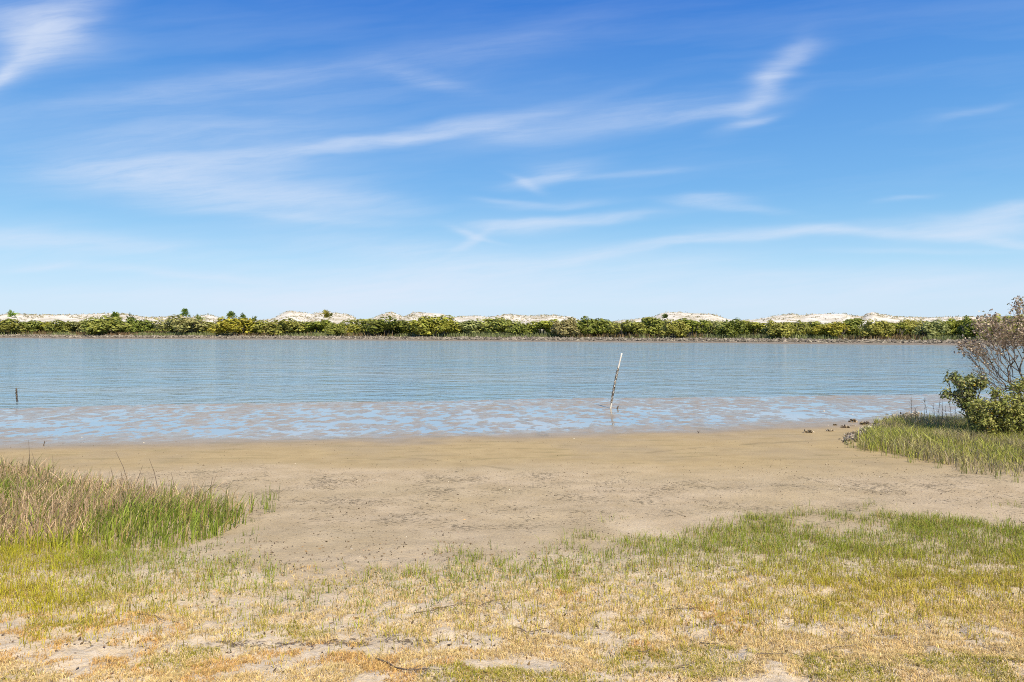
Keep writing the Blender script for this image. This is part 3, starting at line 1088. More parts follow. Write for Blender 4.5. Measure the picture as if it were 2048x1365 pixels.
def stray_shoots():
    """thin shoots coming up round the edges of the left clump"""
    c0 = np.array([hit(*q)[:2] for q in [(520, 1008), (530, 1018), (512, 1046), (538, 1030), (520, 1062), (496, 1072), (470, 1088), (440, 1098), (545, 1000),
                                         (505, 1010), (500, 1090), (415, 1108), (385, 1116), (350, 1122), (1500, 1045), (1180, 1072), (1155, 1064), (990, 1100),
                                         (1820, 925), (1795, 918), (1770, 912), (1745, 906), (1722, 902), (1700, 896), (1690, 890), (1880, 936), (1930, 948), (1990, 960), (2030, 968)]])
    X, Y, ti = tufts(c0[:, 0], c0[:, 1], (5, 12), .045)
    n = len(X)
    c = np.array([.24, .29, .05])[None] * rng.uniform(.6, 1.25, n)[:, None]
    P = np.stack([X, Y, gz(X, Y)], 1)
    V, Q, C = blades(P, rng.uniform(.08, .30, n) * np.where(P[:, 1] < 9.0, .4, 1.0), rng.uniform(.005, .012, n) * np.where(P[:, 1] < 9.0, .6, 1.0), rng.uniform(.02, .5, n), rng.uniform(0, 6.28, n), c)
    tag(mesh_quads('stray_shoots', V, Q, M_BLADE, None, False, {'Col': C}), 'stray green shoots coming up from bare mud round the marsh grass', 'marsh grass', kind='stuff')


stray_shoots()


def litter():
    """dead leaf and straw bits lying on the near sand"""
    x, y = scatter(2600, 2.7, 7.5)
    n = len(x)
    P = np.stack([x, y, gz(x, y) + .006], 1)
    c = np.where((rng.uniform(0, 1, n) < .5)[:, None], np.array([.30, .19, .09]), np.array([.16, .115, .07])) * rng.uniform(.6, 1.3, n)[:, None]
    V, Q, C = leaves(P, np.tile(np.array([0, 0, 1.0]), (n, 1)), .020, 2.6, .35, c)
    tag(mesh_quads('leaf_litter', V, Q, M_BLADE, None, False, {'Col': C}), 'brown bits of dead leaf and straw on the near sand', 'litter', kind='stuff')


litter()


def left_marsh():
    poly = ground_poly([(-520, 905), (-200, 915), (0, 937), (110, 962), (230, 985), (350, 1003), (440, 1010), (505, 1020), (514, 1035), (482, 1058), (405, 1086),
                        (300, 1100), (150, 1112), (-100, 1120), (-520, 1120)])
    n = 130000
    x = rng.uniform(-19, -3.2, n); y = rng.uniform(6.6, 17, n)
    jx, jy = x + .25 * fbm(x / .5, y / .5, 121, 2), y + .3 * fbm(x / .5, y / .5, 122, 2)
    k = inside(poly, jx, jy)
    x, y = x[k], y[k]
    px, py = near_zone(x, y)
    # brown dead stand in the middle and left, green on the right end and in front
    brown = sstep(-.12, .22, fbm(x / 1.2, y / 1.0, 123, 3) + .42 - sstep(230, 470, px) * .62 - sstep(1035, 1085, py) * .75 - .15 * (1 - sstep(965, 985, py)))
    front = sstep(1055, 1105, py)
    dens = .50 + .2 * brown - .08 * front
    kk = rng.uniform(0, 1, len(x)) < dens
    kk &= ~((px > 440) & (rng.uniform(0, 1, len(x)) < .35))
    x, y, px, py, brown, front = x[kk], y[kk], px[kk], py[kk], brown[kk], front[kk]
    n = len(x)
    dead = rng.uniform(0, 1, n) < (brown * .76 + .06)
    P = np.stack([x, y, gz(x, y)], 1)
    h = rng.uniform(.22, .46, n) * (1 - .35 * front) * (.85 + .3 * fbm(x / .6, y / .6, 124, 2))
    for nm, sel, lab in (('marsh_grass', ~dead, 'upright green marsh grass clump on the left of the mud'),
                         ('dead_marsh_grass', dead, 'greyish brown dead stalks standing in the left marsh grass')):
        m = int(sel.sum())
        if nm == 'marsh_grass':
            lf = (1 - sstep(60, 300, px[sel]))[:, None] * front[sel][:, None]
            c = (np.array([.25, .31, .05]) * (1 - lf) + np.array([.46, .46, .05]) * lf) * rng.uniform(.6, 1.3, m)[:, None]
            c = np.where((rng.uniform(0, 1, m) < .12)[:, None], np.array([.38, .29, .12]), c)
            V, Q, C = blades(P[sel], h[sel], rng.uniform(.008, .017, m), rng.uniform(.05, .6, m), rng.normal(.1, 1.3, m), c)
        else:
            c = np.where((rng.uniform(0, 1, m) < .5)[:, None], np.array([.62, .46, .29]), np.array([.48, .35, .20])) * rng.uniform(.6, 1.3, m)[:, None]
            V, Q, C = blades(P[sel], h[sel] * rng.uniform(.6, 1.1, m), rng.uniform(.005, .012, m), np.abs(rng.normal(.3, .45, m)), rng.uniform(0, 6.28, m), c, .2, .5)
        tag(mesh_quads(nm, V, Q, M_BLADE, None, False, {'Col': C}), lab, 'marsh grass', kind='stuff')
    # loose blades off the right end
    g = []
    # tall thin bent stems standing over the stand
    tall = [((262, 985), (230, 903)), ((266, 985), (284, 932)), ((318, 990), (297, 918)), ((58, 965), (56, 880)), ((78, 968), (62, 904)), ((105, 975), (104, 912)),
            ((350, 1000), (341, 945)), ((228, 985), (220, 935))]
    for (b, t) in tall:
        bx, by, bz = hit(*b)
        tx = (t[0] - 1024) / F * by; tz = CH - (t[1] - HZ) / F * by
        o = Geo()
        mid = np.array([(bx * .45 + tx * .55) + .02, by, bz * .4 + tz * .6])
        o.tube([[bx, by, bz - .02], mid, [tx, by + .02, tz]], [.006, .0045, .002], 5)
        ob = o.build('reed_stem', M_STICK)
        g.append(ob)
    labs = ['tall dark reed stem bowing left above the middle of the left marsh grass', 'short reed stem leaning right over the left marsh grass',
            'thin reed stem bowing left near the right half of the left marsh grass', 'thin upright reed stem highest at the far left of the marsh grass',
            'reed stem curving left beside the highest far left one', 'stiff straight reed stem among brown stalks on the far left',
            'short thin reed stem just right of the bowed pair', 'faint short reed stem left of the bowed pair']
    for o, l in zip(g, labs):
        tag(o, l, 'reed', 'tall reed stems over the left marsh grass')


left_marsh()


def right_marsh():
    poly = ground_poly([(1702, 884), (1735, 868), (1765, 856), (1800, 846), (1850, 842), (1930, 846), (2060, 868), (2300, 872), (2300, 972), (2060, 962), (1950, 950),
                        (1860, 928), (1790, 914), (1720, 900)])
    n = 150000
    x = rng.uniform(7.2, 24, n); y = rng.uniform(11.5, 23, n)
    jx, jy = x + .3 * fbm(x / .7, y / .7, 131, 3), y + .5 * fbm(x / .7, y / .7, 132, 3)
    k = inside(poly, jx, jy)
    x, y = x[k], y[k]
    px, py = near_zone(x, y)
    edge = sstep(905, 945, py - .06 * (px - 1860))
    k = rng.uniform(0, 1, len(x)) < .75 - .5 * edge
    x, y, px, py = x[k], y[k], px[k], py[k]
    n = len(x)
    p = fbm(x / 1.1, y / 1.1, 133, 3)
    c = np.array([.46, .48, .10])[None] * (1 + .25 * p[:, None])
    c = np.where((p > .08)[:, None], np.array([.44, .41, .15]), c)
    c = np.where((rng.uniform(0, 1, n) < .16 + .2 * (p > .15))[:, None], np.array([.46, .38, .24]), c)
    c = np.where((rng.uniform(0, 1, n) < .10)[:, None], np.array([.14, .13, .10]), c)
    c = c * rng.uniform(.6, 1.25, n)[:, None]
    P = np.stack([x, y, gz(x, y)], 1)
    h = rng.uniform(.14, .38, n) * (.9 + .35 * fbm(x / .9, y / .9, 134, 2)) * (1 - .3 * sstep(900, 945, py))
    V, Q, C = blades(P, h, rng.uniform(.007, .016, n), rng.uniform(.05, .8, n), rng.uniform(0, 6.28, n), c)
    tag(mesh_quads('marsh_grass', V, Q, M_BLADE, None, False, {'Col': C}), 'green marsh grass with grey dry patches in front of the right bush', 'marsh grass', kind='stuff')
    # shell rubble along its seaward edge
    line = [(1692, 884), (1710, 873), (1730, 865), (1752, 855), (1775, 846), (1805, 837), (1832, 830)]
    Vs, Ts, Cs, nv = [], [], [], 0
    for i in range(650):
        s = rng.uniform(0, len(line) - 1.001); a = int(s); f = s - a
        qx = line[a][0] * (1 - f) + line[a + 1][0] * f + rng.normal() * 7
        qy = line[a][1] * (1 - f) + line[a + 1][1] * f + rng.normal() * 3.2
        X, Y, Z = hit(qx, qy)
        v, t = shell_lump(rng, rng.uniform(.022, .062))
        Vs.append(v + np.array([X, Y, Z + rng.uniform(0, .06)])); Ts.append(t + nv); nv += len(v)
        c = np.array([.50, .44, .36]) if rng.random() < .6 else np.array([.16, .13, .10])
        Cs.append(np.tile(c * rng.uniform(.6, 1.2), (len(v), 1)))
    o = mesh_quads('shell_rubble', np.concatenate(Vs), np.zeros((0, 4), int), M_SHELL, None, False, {'Col': np.concatenate(Cs)}, np.concatenate(Ts))
    tag(o, 'pale broken oyster shells heaped along the edge of the right marsh grass', 'shells', kind='stuff')
    # tall dark stalks
    spots = [((1822, 848), (1822, 792)), ((1847, 846), (1850, 793)), ((1856, 846), (1848, 800)), ((1872, 846), (1881, 791)), ((1884, 846), (1884, 800)), ((1902, 848), (1898, 799)),
             ((1868, 847), (1866, 806)), ((1912, 850), (1909, 806)), ((1830, 848), (1830, 815)), ((1893, 848), (1890, 815))]
    lb = ['tall dark stalk standing leftmost, apart from the others, by the right marsh grass', 'tall stalk second from the left behind the right marsh grass',
          'stalk leaning left, crossing the second tall one', 'tall stalk leaning right in the middle of the row', 'upright dark stalk just right of the right leaning one',
          'stalk close to the left side of the green bush', 'thin short stalk left of the right leaning one', 'stalk touching the left foot of the green bush',
          'shortest thin stalk beside the leftmost tall one', 'short stalk between the upright dark one and the bush']
    for (b, t), l in zip(spots, lb):
        bx, by, bz = hit(*b)
        tx = (t[0] - 1024) / F * by; tz = CH - (t[1] - HZ) / F * by
        o = Geo()
        o.tube([[bx, by, bz - .02], [(bx + tx) / 2 + .02, by, (bz + tz) / 2], [tx, by, tz]], [.007, .006, .003], 5)
        for q in range(5):
            f = rng.uniform(.35, .95)
            p0 = np.array([bx + (tx - bx) * f, by, bz + (tz - bz) * f])
            o.tube([p0, p0 + np.array([rng.normal() * .05, rng.normal() * .05, .07])], [.004, .002], 4)
        tag(o.build('dry_stalk', M_STICK), l, 'stalk', 'dark stalks behind the right marsh grass')


def shell_lump(rg, s):
    base = np.array([[1, 0, 0], [-1, 0, 0], [0, 1, 0], [0, -1, 0], [0, 0, 1], [0, 0, -1.0]])
    T0 = np.array([[0, 2, 4], [2, 1, 4], [1, 3, 4], [3, 0, 4], [2, 0, 5], [1, 2, 5], [3, 1, 5], [0, 3, 5]])
    v = base * s * np.array([rg.uniform(.9, 1.7), rg.uniform(.5, .9), rg.uniform(.2, .5)]) + rg.normal(size=(6, 3)) * s * .18
    a, b, c = rg.uniform(0, 6.28), rg.normal() * .7, rg.normal() * .7
    Rz = np.array([[math.cos(a), -math.sin(a), 0], [math.sin(a), math.cos(a), 0], [0, 0, 1]])
    Rx = np.array([[1, 0, 0], [0, math.cos(b), -math.sin(b)], [0, math.sin(b), math.cos(b)]])
    Ry = np.array([[math.cos(c), 0, math.sin(c)], [0, 1, 0], [-math.sin(c), 0, math.cos(c)]])
    return v @ (Rz @ Rx @ Ry).T, T0


right_marsh()


# ------------------------------------------------------------------ woody shrubs on the right
class Skeleton:
    """nodes joined to a parent; twigs grow from the nearest node to each tip"""
    def __init__(self, root):
        self.p = [np.array(root, float)]; self.par = [-1]

    def limb(self, pts, start=None):
        i = 0 if start is None else self.near(np.array(start))
        out = []
        for q in pts:
            a = self.p[i]; q = np.array(q, float)
            ns = max(1, int(np.linalg.norm(q - a) / .14))
            for k in range(1, ns + 1):
                self.p.append(a + (q - a) * k / ns + rng.normal(size=3) * .008); self.par.append(i); i = len(self.p) - 1
            out.append(i)
        return out

    def near(self, q):
        P = np.array(self.p)
        return int(np.argmin(((P - q) ** 2).sum(1)))

    def tips(self, T, step=.12, sag=.15):
        root = self.p[0]
        T = sorted(T, key=lambda t: np.linalg.norm(t - root))
        ends = []
        for t in T:
            i = self.near(t + (root - t) * .12)
            a = self.p[i]; L = np.linalg.norm(t - a)
            ns = max(2, int(L / step))
            m = (a + t) / 2 + rng.normal(size=3) * L * .10 + np.array([0, 0, L * sag])
            for k in range(1, ns + 1):
                f = k / ns
                q = a * (1 - f) ** 2 + 2 * m * f * (1 - f) + t * f * f
                self.p.append(q); self.par.append(i); i = len(self.p) - 1
            ends.append(i)
        return ends

    def geometry(self, r_tip, expo=2.3, rmax=.07, sides=5):
        n = len(self.p)
        rad = np.full(n, 0.0); kids = [[] for _ in range(n)]
        for i, q in enumerate(self.par):
            if q >= 0: kids[q].append(i)
        acc = np.zeros(n)
        for i in range(n - 1, -1, -1):
            if not kids[i]: acc[i] = r_tip ** expo
            else: acc[i] = sum(acc[k] for k in kids[i])
        rad = np.minimum(acc ** (1 / expo), rmax)
        g = Geo()
        # chains
        for i in range(n):
            for c in kids[i]:
                if i == 0 or c != max(kids[i], key=lambda k: acc[k]):
                    ch = [i, c]
                    while kids[ch[-1]]:
                        ch.append(max(kids[ch[-1]], key=lambda k: acc[k]))
                    rr = rad[ch].copy(); rr[0] = rr[1]
                    g.tube(np.array([self.p[k] for k in ch]), rr, sides if rr[0] > .01 else 4)
        return g


def px3(px, py, y):
    return np.array([(px - 1024) / F * y, y, CH - (py - HZ) / F * y])


def dead_shrub():
    D = 18.2
    bx, by = (2096 - 1024) / F * D, D
    root = np.array([bx, by, float(gz(bx, by)) - .1])
    sk = Skeleton(root)
    sk.limb([px3(2075, 810, D), px3(2048, 765, D), px3(2030, 722, D + .1), px3(2011, 699, D + .15), px3(1996, 680, D + .2), px3(1988, 655, D + .25)])
    sk.limb([px3(2022, 762, D - .2), px3(2006, 745, D - .3), px3(1996, 726, D - .4), px3(1968, 712, D - .5), px3(1938, 704, D - .55)], px3(2048, 768, D))
    sk.limb([px3(2014, 748, D + .3), px3(1990, 734, D + .4), px3(1962, 722, D + .45), px3(1935, 722, D + .5)], px3(2046, 766, D))
    sk.limb([px3(2005, 770, D - .1), px3(1975, 758, D - .2), px3(1950, 748, D - .2)], px3(2060, 785, D))
    sk.limb([px3(2024, 690, D), px3(2018, 668, D - .1), px3(2008, 644, D - .2)], px3(2011, 699, D))
    sk.limb([px3(2048, 693, D), px3(2075, 690, D)], px3(2024, 690, D))
    sk.limb([px3(2092, 770, D), px3(2080, 700, D + .2), px3(2062, 650, D + .2), px3(2044, 615, D + .2), px3(2033, 597, D + .2)])
    sk.limb([px3(2130, 770, D), px3(2160, 700, D + .3), px3(2170, 650, D + .4)])
    tips = []
    blobs = [(1975, 690, 50, 34, 85), (1990, 655, 44, 24, 120), (2030, 660, 40, 32, 135), (1945, 700, 30, 20, 60), (1962, 735, 45, 22, 34), (2010, 720, 40, 30, 30),
             (2075, 670, 45, 45, 160), (2038, 612, 13, 20, 40), (2130, 680, 60, 55, 140), (1955, 650, 16, 10, 14), (2015, 770, 40, 18, 50), (2110, 620, 50, 30, 60), (1968, 745, 34, 32, 60), (1962, 634, 14, 7, 8), (1984, 632, 16, 8, 8), (1935, 690, 24, 12, 30)]
    for (cx, cy, rx, ry, k) in blobs:
        for _ in range(k):
            a = rng.normal(size=3); a /= np.linalg.norm(a); a *= rng.uniform(.2, 1) ** .5
            tips.append(px3(cx + a[0] * rx, cy + a[1] * ry, D + a[2] * .75))
    ends = sk.tips(tips, .10, .12)
    r = empty('dead_shrub', tuple(root + np.array([0, 0, .1])))
    off = -np.array(r.location)
    sk.p = [q + off for q in sk.p]
    sk.geometry(.0026, 2.2, .055).build('branches', M_DEADBARK, r)
    P, C = [], []
    E = np.array([sk.p[i] for i in ends])
    for q in E:
        wpx = 1024 + F * (q[0] - off[0]) / (q[1] - off[1]); wpy = HZ + F * (CH - (q[2] - off[2])) / (q[1] - off[1])
        k = int(rng.integers(2, 6)) if wpy < 712 else int(rng.integers(0, 2))
        for _ in range(k):
            P.append(q + rng.normal(size=3) * .06)
            u = rng.random()
            c = np.array([.58, .47, .35]) if u < .5 else (np.array([.34, .25, .18]) if u < .88 else np.array([.26, .25, .10]))
            C.append(c * rng.uniform(.65, 1.2))
    P = np.array(P); C = np.array(C)
    V, Q, Cc = leaves(P, rng.normal(size=P.shape) + np.array([0, -.2, .4]), .058, 1.7, .3, C)
    mesh_quads('withered_leaves', V, Q, M_BLADE, r, False, {'Col': Cc})
    tag(r, 'half dead shrub with bare brown branches and withered leaves at the right edge', 'shrub')


def green_bush(name, label, root_px, D, limbs, blobs, leaf, c_a, c_b, dens, tipr=.004):
    bx, by = (root_px - 1024) / F * D, D
    root = np.array([bx, by, float(gz(bx, by)) - .05])
    sk = Skeleton(root)
    for l in limbs:
        sk.limb([px3(a, b, D + c) for (a, b, c) in l])
    tips = []
    for (cx, cy, rx, ry, k, dep) in blobs:
        for _ in range(k):
            a = rng.normal(size=3); a /= np.linalg.norm(a); a *= rng.uniform(.15, 1) ** .45
            q = px3(cx + a[0] * rx, cy + a[1] * ry, D + a[2] * dep)
            q[2] = max(q[2], float(gz(q[0], q[1])) + .06)
            tips.append(q)
    ends = sk.tips(tips, .12, .1)
    r = empty(name, tuple(root))
    off = -root
    sk.p = [q + off for q in sk.p]
    sk.geometry(tipr, 2.3, .04).build('stems', M_BARK, r)
    P, N, C = [], [], []
    cen = np.mean([sk.p[i] for i in ends], 0)
    for i in ends:
        q = sk.p[i]
        k = int(rng.integers(dens[0], dens[1] + 1))
        tint = rng.uniform(.75, 1.25)
        for _ in range(k):
            d = rng.normal(size=3) * leaf * .95
            P.append(q + d); N.append(d / leaf + np.array([0, 0, .9]) + (q - cen) * .3)
            u = rng.random()
            c = c_a if u < .6 else (c_b if u < .988 else np.array([.55, .33, .03]))
            C.append(c * tint * rng.uniform(.75, 1.2))
    V, Q, Cc = leaves(np.array(P), np.array(N), leaf, 1.9, .35, np.array(C))
    mesh_quads('foliage', V, Q, M_BLADE, r, False, {'Col': Cc})
    tag(r, label, 'shrub')


green_bush('mangrove_sapling', 'dark leafy mangrove sapling leaning left over the water beside the dead shrub', 1948, 17.9,
           [[(1940, 800, 0), (1925, 775, -.1), (1900, 757, -.15)], [(1945, 800, .1), (1942, 770, .15), (1935, 752, .1)], [(1925, 800, 0), (1895, 790, -.1)], [(1958, 790, 0), (1966, 757, .1)]],
           [(1903, 757, 17, 10, 34, .25), (1935, 768, 26, 18, 110, .4), (1898, 788, 20, 7, 34, .25), (1962, 764, 14, 14, 46, .35), (1930, 795, 24, 16, 80, .4), (1950, 815, 26, 20, 80, .4), (1926, 815, 8, 10, 12, .2)],
           .062, np.array([.20, .23, .065]), np.array([.36, .36, .14]), (3, 8))
green_bush('leafy_shrub', 'rounded light green shrub in front of the dead shrub at the right edge', 2030, 17.2,
           [[(2000, 840, 0), (1970, 815, -.2)], [(2030, 830, .1), (2025, 800, .1)], [(2060, 830, -.1), (2070, 795, -.2)], [(1990, 860, -.2), (1960, 845, -.3)], [(2090, 840, .1), (2120, 800, .2)]],
           [(1975, 818, 38, 22, 170, .5), (2025, 812, 36, 28, 220, .6), (1975, 846, 36, 20, 110, .5), (2030, 845, 40, 26, 200, .6), (2085, 820, 45, 40, 230, .6), (2140, 835, 40, 35, 120, .6),
            (2000, 870, 30, 12, 50, .4), (2045, 872, 30, 12, 60, .4), (1992, 786, 12, 9, 22, .2), (2034, 772, 14, 11, 30, .25), (2062, 762, 18, 14, 40, .3), (1944, 838, 12, 10, 24, .2), (1958, 868, 18, 9, 26, .3)],
           .052, np.array([.29, .31, .075]), np.array([.42, .41, .13]), (6, 12))
dead_shrub()


# ------------------------------------------------------------------ marker pole, posts, sticks
def pole():
    bx, by, bz = hit(1219, 817)
    b = np.array([0, 0, -.25]); top = px3(1243.5, 707, by - .05) - np.array([bx, by, bz])
    r = empty('marker_pole', (bx, by, bz))
    tag(r, 'thin white pole leaning right out of the mud flat, crusted with barnacles', 'pole')
    pts = []
    for i in range(22):
        f = i / 21
        q = b * (1 - f) + top * f + np.array([-.035 * math.sin(f * math.pi), 0, 0])
        pts.append(q)
    pts = np.array(pts)
    g = Geo(); g.tube(pts, np.full(22, .028), 12)
    g.build('pole_shaft', solid_mat('white_plastic_pipe', (.62, .57, .49), (.82, .79, .74), 9, .5, .002), r, True)
    V, T, C, nv = [], [], [], 0
    for i in range(640):
        f = rng.uniform(.20, .77) if rng.random() < .9 else rng.uniform(.16, .83)
        q = b * (1 - f) + top * f + np.array([-.035 * math.sin(f * math.pi), 0, 0])
        a = rng.uniform(0, 6.28)
        v, t = shell_lump(rng, rng.uniform(.010, .024))
        V.append(v + q + .029 * np.array([math.cos(a), math.sin(a), 0])); T.append(t + nv); nv += len(v)
        c = np.array([.075, .055, .035]) if rng.random() < .72 else np.array([.34, .27, .19])
        C.append(np.tile(c * rng.uniform(.7, 1.3), (len(v), 1)))
    mesh_quads('barnacle_crust', np.concatenate(V), np.zeros((0, 4), int), M_SHELL, r, False, {'Col': np.concatenate(C)}, np.concatenate(T))
    # stub beside it
    sx, sy, sz = hit(1233.5, 818)
    t = px3(1237, 812, sy)
    o = Geo(); o.tube([[sx, sy, sz - .1], [(sx + t[0]) / 2, sy, (sz + t[2]) / 2], list(t)], [.03, .028, .018], 6)
    tag(o.build('stub_stick', M_STICK), 'short dark stub of wood sticking up right of the white pole', 'stick')
    # left post
    lx, ly, lz = hit(34.5, 809)
    t = px3(32.5, 776, ly) - np.array([lx, ly, lz])
    r2 = empty('mooring_stake', (lx, ly, lz))
    g = Geo(); g.tube([[0, 0, -.3], t * .5 + np.array([.008, 0, 0]), t], [.024, .026, .022], 8)
    g.build('stake_shaft', M_STICK, r2)
    V, T, C, nv = [], [], [], 0
    for i in range(150):
        f = rng.uniform(.02, .95); a = rng.uniform(0, 6.28)
        v, tt = shell_lump(rng, rng.uniform(.010, .022))
        V.append(v + t * f + .026 * np.array([math.cos(a), math.sin(a), 0])); T.append(tt + nv); nv += len(v)
        C.append(np.tile((np.array([.04, .03, .025]) if rng.random() < .85 else np.array([.3, .24, .18])), (len(v), 1)))
    mesh_quads('barnacle_crust', np.concatenate(V), np.zeros((0, 4), int), M_SHELL, r2, False, {'Col': np.concatenate(C)}, np.concatenate(T))
    tag(r2, 'short dark stake standing in the shallows near the left edge', 'stake')


pole()


def twig(pxs, rad, label, lift=.018, forks=0):
    rad *= .72
    pts = []
    for i, (a, b) in enumerate(pxs):
        X, Y, Z = hit(a, b); pts.append([X, Y, Z + lift])
    pts = np.array(pts)
    # finer, a little crooked
    P = [pts[0]]
    for i in range(len(pts) - 1):
        for k in range(1, 6):
            q = pts[i] + (pts[i + 1] - pts[i]) * k / 5
            q = q + rng.normal(size=3) * np.array([.004, .004, .002])
            q[2] = float(gz(q[0], q[1])) + lift
            P.append(q)
    P = np.array(P)
    g = Geo(); g.tube(P, np.linspace(rad, rad * .45, len(P)), 6)
    for k in range(forks):
        i = int(rng.integers(len(P) // 3, len(P) - 1)); d = P[min(i + 2, len(P) - 1)] - P[i]
        g.tube([P[i], P[i] + d * 1.4 + rng.normal(size=3) * np.array([.03, .03, .004]) + np.array([0, 0, .006])], [rad * .5, rad * .2], 5)
    tag(g.build('fallen_twig', M_STICK), label, 'twig', 'twigs lying on the sand')


twig([(751, 1319), (790, 1340), (822, 1350), (858, 1356)], .007, 'dark crooked twig in the bottom foreground with frayed right end', forks=4)
twig([(828, 1231), (880, 1224), (945, 1217)], .006, 'long thin twig across the sparse grass left of centre', forks=1)
twig([(958, 1218), (1010, 1212)], .005, 'short twig continuing to the right of the long thin one')
twig([(275, 1234), (300, 1237), (330, 1245)], .006, 'curved twig in the left yellow grass', forks=1)
twig([(1345, 1332), (1392, 1322)], .006, 'stubby twig on the dry turf near the bottom, right of centre')
twig([(1400, 1288), (1436, 1294)], .005, 'small twig beside a bare sand patch on the right turf')
twig([(1640, 1306), (1715, 1297)], .004, 'thin pale twig low on the right turf')
twig([(1515, 1317), (1570, 1315)], .005, 'straight thin twig just below the bare sand patch on the right')
twig([(1575, 1310), (1610, 1320)], .004, 'slanting short twig right of the straight thin one')
twig([(1275, 1303), (1306, 1294)], .004, 'short twig in the greenish turf patch right of centre')
twig([(1330, 1230), (1395, 1227)], .006, 'dark twig among the green tufts right of centre', forks=2)
twig([(1030, 1256), (1052, 1262), (1095, 1262)], .006, 'dark twig at the end of the debris line, right of it', forks=1)


def small_stick(b, t, rad, label):
    bx, by, bz = hit(*b)
    q = px3(t[0], t[1], by)
    g = Geo()
    g.tube([[bx, by, bz - .05], [(bx + q[0]) / 2 + .015, by, (bz + q[2]) / 2], list(q)], [rad, rad * .85, rad * .5], 6)
    m = np.array([(bx + q[0]) / 2 + .015, by, (bz + q[2]) / 2])
    g.tube([m, m + np.array([.05, .01, .05])], [rad * .5, rad * .25], 5)
    tag(g.build('small_stick', M_STICK), label, 'stick')


small_stick((86, 892), (89, 882), .012, 'small forked stick standing on the wet mud near the left edge')
small_stick((1398, 867), (1394, 862), .014, 'tiny dark stick at the pool edge, well right of the white pole')


def wrack():
    """line of dark debris washed up across the near sand"""
    g = Geo()
    for i in range(300):
        px = rng.uniform(430, 860) if rng.random() < .75 else rng.uniform(150, 1100)
        py = 1282 + (px - 600) * -.004 + rng.normal() * 3.5
        X, Y, Z = hit(px, py)
        L = rng.uniform(.01, .045); a = rng.normal() * .5
        d = np.array([math.cos(a) * L, math.sin(a) * L, 0])
        q = np.array([X, Y, Z + .006])
        g.tube([q, q + d * .5 + np.array([0, 0, rng.uniform(0, .006)]), q + d], [.0014, .0018, .0008], 4)
    tag(g.build('debris_line', M_STICK), 'thin dark line of washed up plant debris on the near sand', 'debris', kind='stuff')


wrack()


def crumbs():
    """small clods, shell chips and bits of bark scattered on the drying mud"""
    n = 16000
    x, y = scatter(n, 4.0, 17.5, .85)
    px, py = near_zone(x, y)
    d = shore(x, y)
    w = .25 + .75 * sstep(-.15, .25, fbm(x / 1.3, y / .9, 141, 3))
    w = w * (1 - .75 * sstep(12.5, 14.5, d))
    k = rng.uniform(0, 1, n) < w
    x, y = x[k], y[k]
    z = gz(x, y)
    V, T, C, nv = [], [], [], 0
    for X, Y, Z in zip(x, y, z):
        v, t = shell_lump(rng, rng.uniform(.003, .010) if rng.random() < .85 else rng.uniform(.008, .017))
        V.append(v + np.array([X, Y, Z + .002])); T.append(t + nv); nv += len(v)
        u = rng.random()
        c = np.array([.12, .09, .06]) if u < .75 else (np.array([.30, .22, .15]) if u < .96 else np.array([.62, .55, .45]))
        C.append(np.tile(c * rng.uniform(.7, 1.2), (6, 1)))
    o = mesh_quads('mud_crumbs', np.concatenate(V), np.zeros((0, 4), int), M_SHELL, None, False, {'Col': np.concatenate(C)}, np.concatenate(T))
    tag(o, 'dark crumbs and shell chips scattered over the drying mud', 'debris', kind='stuff')


crumbs()


# ------------------------------------------------------------------ oyster clumps and shells
def clump(px, py, wpx, label, pale=.35):
    X, Y, Z = hit(px, py)
    s = wpx / F * Y
    V, T, C, nv = [], [], [], 0
    for i in range(40):
        f = rng.uniform(-.56, .56)
        v, t = shell_lump(rng, s * rng.uniform(.06, .13))
        v = v * np.array([1, 1, 1.5])
        p = np.array([f * s * .8, rng.normal() * s * .16, abs(rng.normal()) * s * .10 * (1 - abs(f)) + s * .05])
        V.append(v + p); T.append(t + nv); nv += len(v)
        c = np.array([.52, .44, .33]) if rng.random() < pale else (np.array([.20, .145, .08]) if rng.random() < .6 else np.array([.085, .06, .04]))
        C.append(np.tile(c * rng.uniform(.7, 1.2), (len(v), 1)))
    o = mesh_quads('oyster_clump', np.concatenate(V), np.zeros((0, 4), int), M_SHELL, None, False, {'Col': np.concatenate(C)}, np.concatenate(T))
    o.location = (X, Y, Z)
    tag(o, label, 'oyster clump', 'oyster clumps on the mud by the right marsh grass')


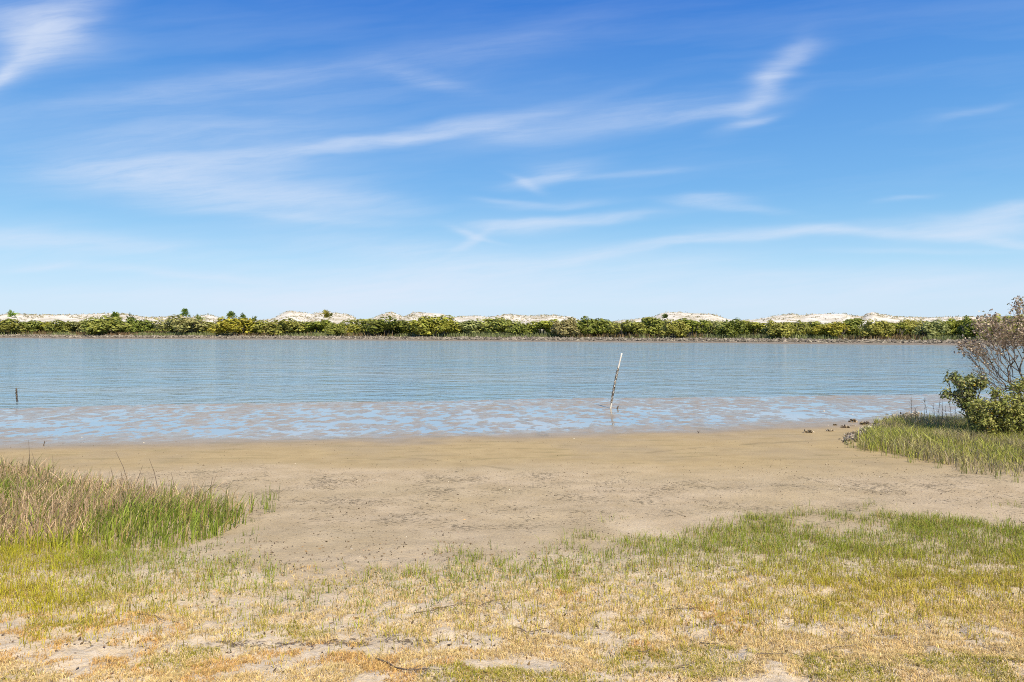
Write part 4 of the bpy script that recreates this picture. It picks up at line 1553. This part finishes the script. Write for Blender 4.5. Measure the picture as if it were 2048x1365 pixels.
clump(1616, 866, 22, 'leftmost oyster clump, low and dark with a pale right end', .25)
clump(1660, 863, 17, 'palest oyster clump, peaked, right of the leftmost one', .7)
clump(1690, 856, 17, 'golden brown oyster clump in the middle of the mud by the grass', .2)
clump(1705, 844, 18, 'largest oyster clump, nearest the water edge', .3)
clump(1706, 852, 8, 'tiny pale oyster clump directly below the largest one', .75)
clump(1670, 851, 9, 'tiny dark oyster clump left of the largest one', .15)
clump(1729, 849, 20, 'long flat oyster clump right of the largest one', .25)
clump(1752, 844, 7, 'small dark upright oyster clump near the shell rubble', .05)
clump(1698, 871, 17, 'long broken oyster clump at the tip of the right marsh grass', .3)
clump(1741, 855, 14, 'dark oyster clump touching the shell rubble', .3)
clump(1774, 829, 6, 'small reddish oyster clump out at the water edge, left of the stalks', .2)
clump(1788, 830, 8, 'pale small oyster clump at the water edge nearest the stalks', .6)


def shell(px, py, wpx, c, label):
    X, Y, Z = hit(px, py)
    s = wpx / F * Y * .42
    V, Q = [], []
    nu, nv = 10, 5
    for j in range(nv + 1):
        r = math.cos(j / nv * math.pi / 2 * .96)
        for i in range(nu):
            a = 2 * math.pi * i / nu
            rr = r * (1 + .07 * math.cos(5 * a))
            V.append((s * rr * math.cos(a) * 1.15, s * rr * math.sin(a) * .9, s * .55 * math.sin(j / nv * math.pi / 2) - .002))
    for j in range(nv):
        for i in range(nu):
            Q.append((j * nu + i, j * nu + (i + 1) % nu, (j + 1) * nu + (i + 1) % nu, (j + 1) * nu + i))
    V.append((0, 0, s * .55)); T = [(nv * nu + i, nv * nu + (i + 1) % nu, len(V) - 1) for i in range(nu)]
    o = mesh_quads('seashell', V, Q, M_SHELL, None, True, {'Col': np.tile(np.array(c), (len(V), 1))}, T)
    o.location = (X, Y, Z); o.rotation_euler = (random.uniform(-.2, .2), random.uniform(-.2, .2), random.uniform(0, 6))
    tag(o, label, 'seashell', 'single shells on the mud')


shell(929, 1038, 6, (.62, .33, .14), 'orange tan shell lying on the drying mud at the centre')
shell(882, 1082, 3.5, (.60, .24, .10), 'tiny orange shell below left of the orange tan one')
shell(906, 1122, 4, (.42, .14, .07), 'small reddish shell at the edge of the sparse grass')
shell(1648, 823, 4, (.75, .66, .52), 'cream shell on wet mud among the pools, left of the right marsh')
shell(1705, 829, 3.5, (.78, .74, .66), 'white shell by the pools nearest the largest oyster clump')
shell(1656, 851, 3.5, (.55, .50, .42), 'white shell left of the tiny dark oyster clump')
shell(164, 875, 4, (.55, .50, .42), 'white shell at the edge of the pools on the left')
shell(288, 886, 4, (.72, .62, .48), 'cream shell on damp sand beyond the left marsh grass')
shell(1148, 878, 3.5, (.55, .50, .42), 'white shell on the damp sand below the leaning pole')
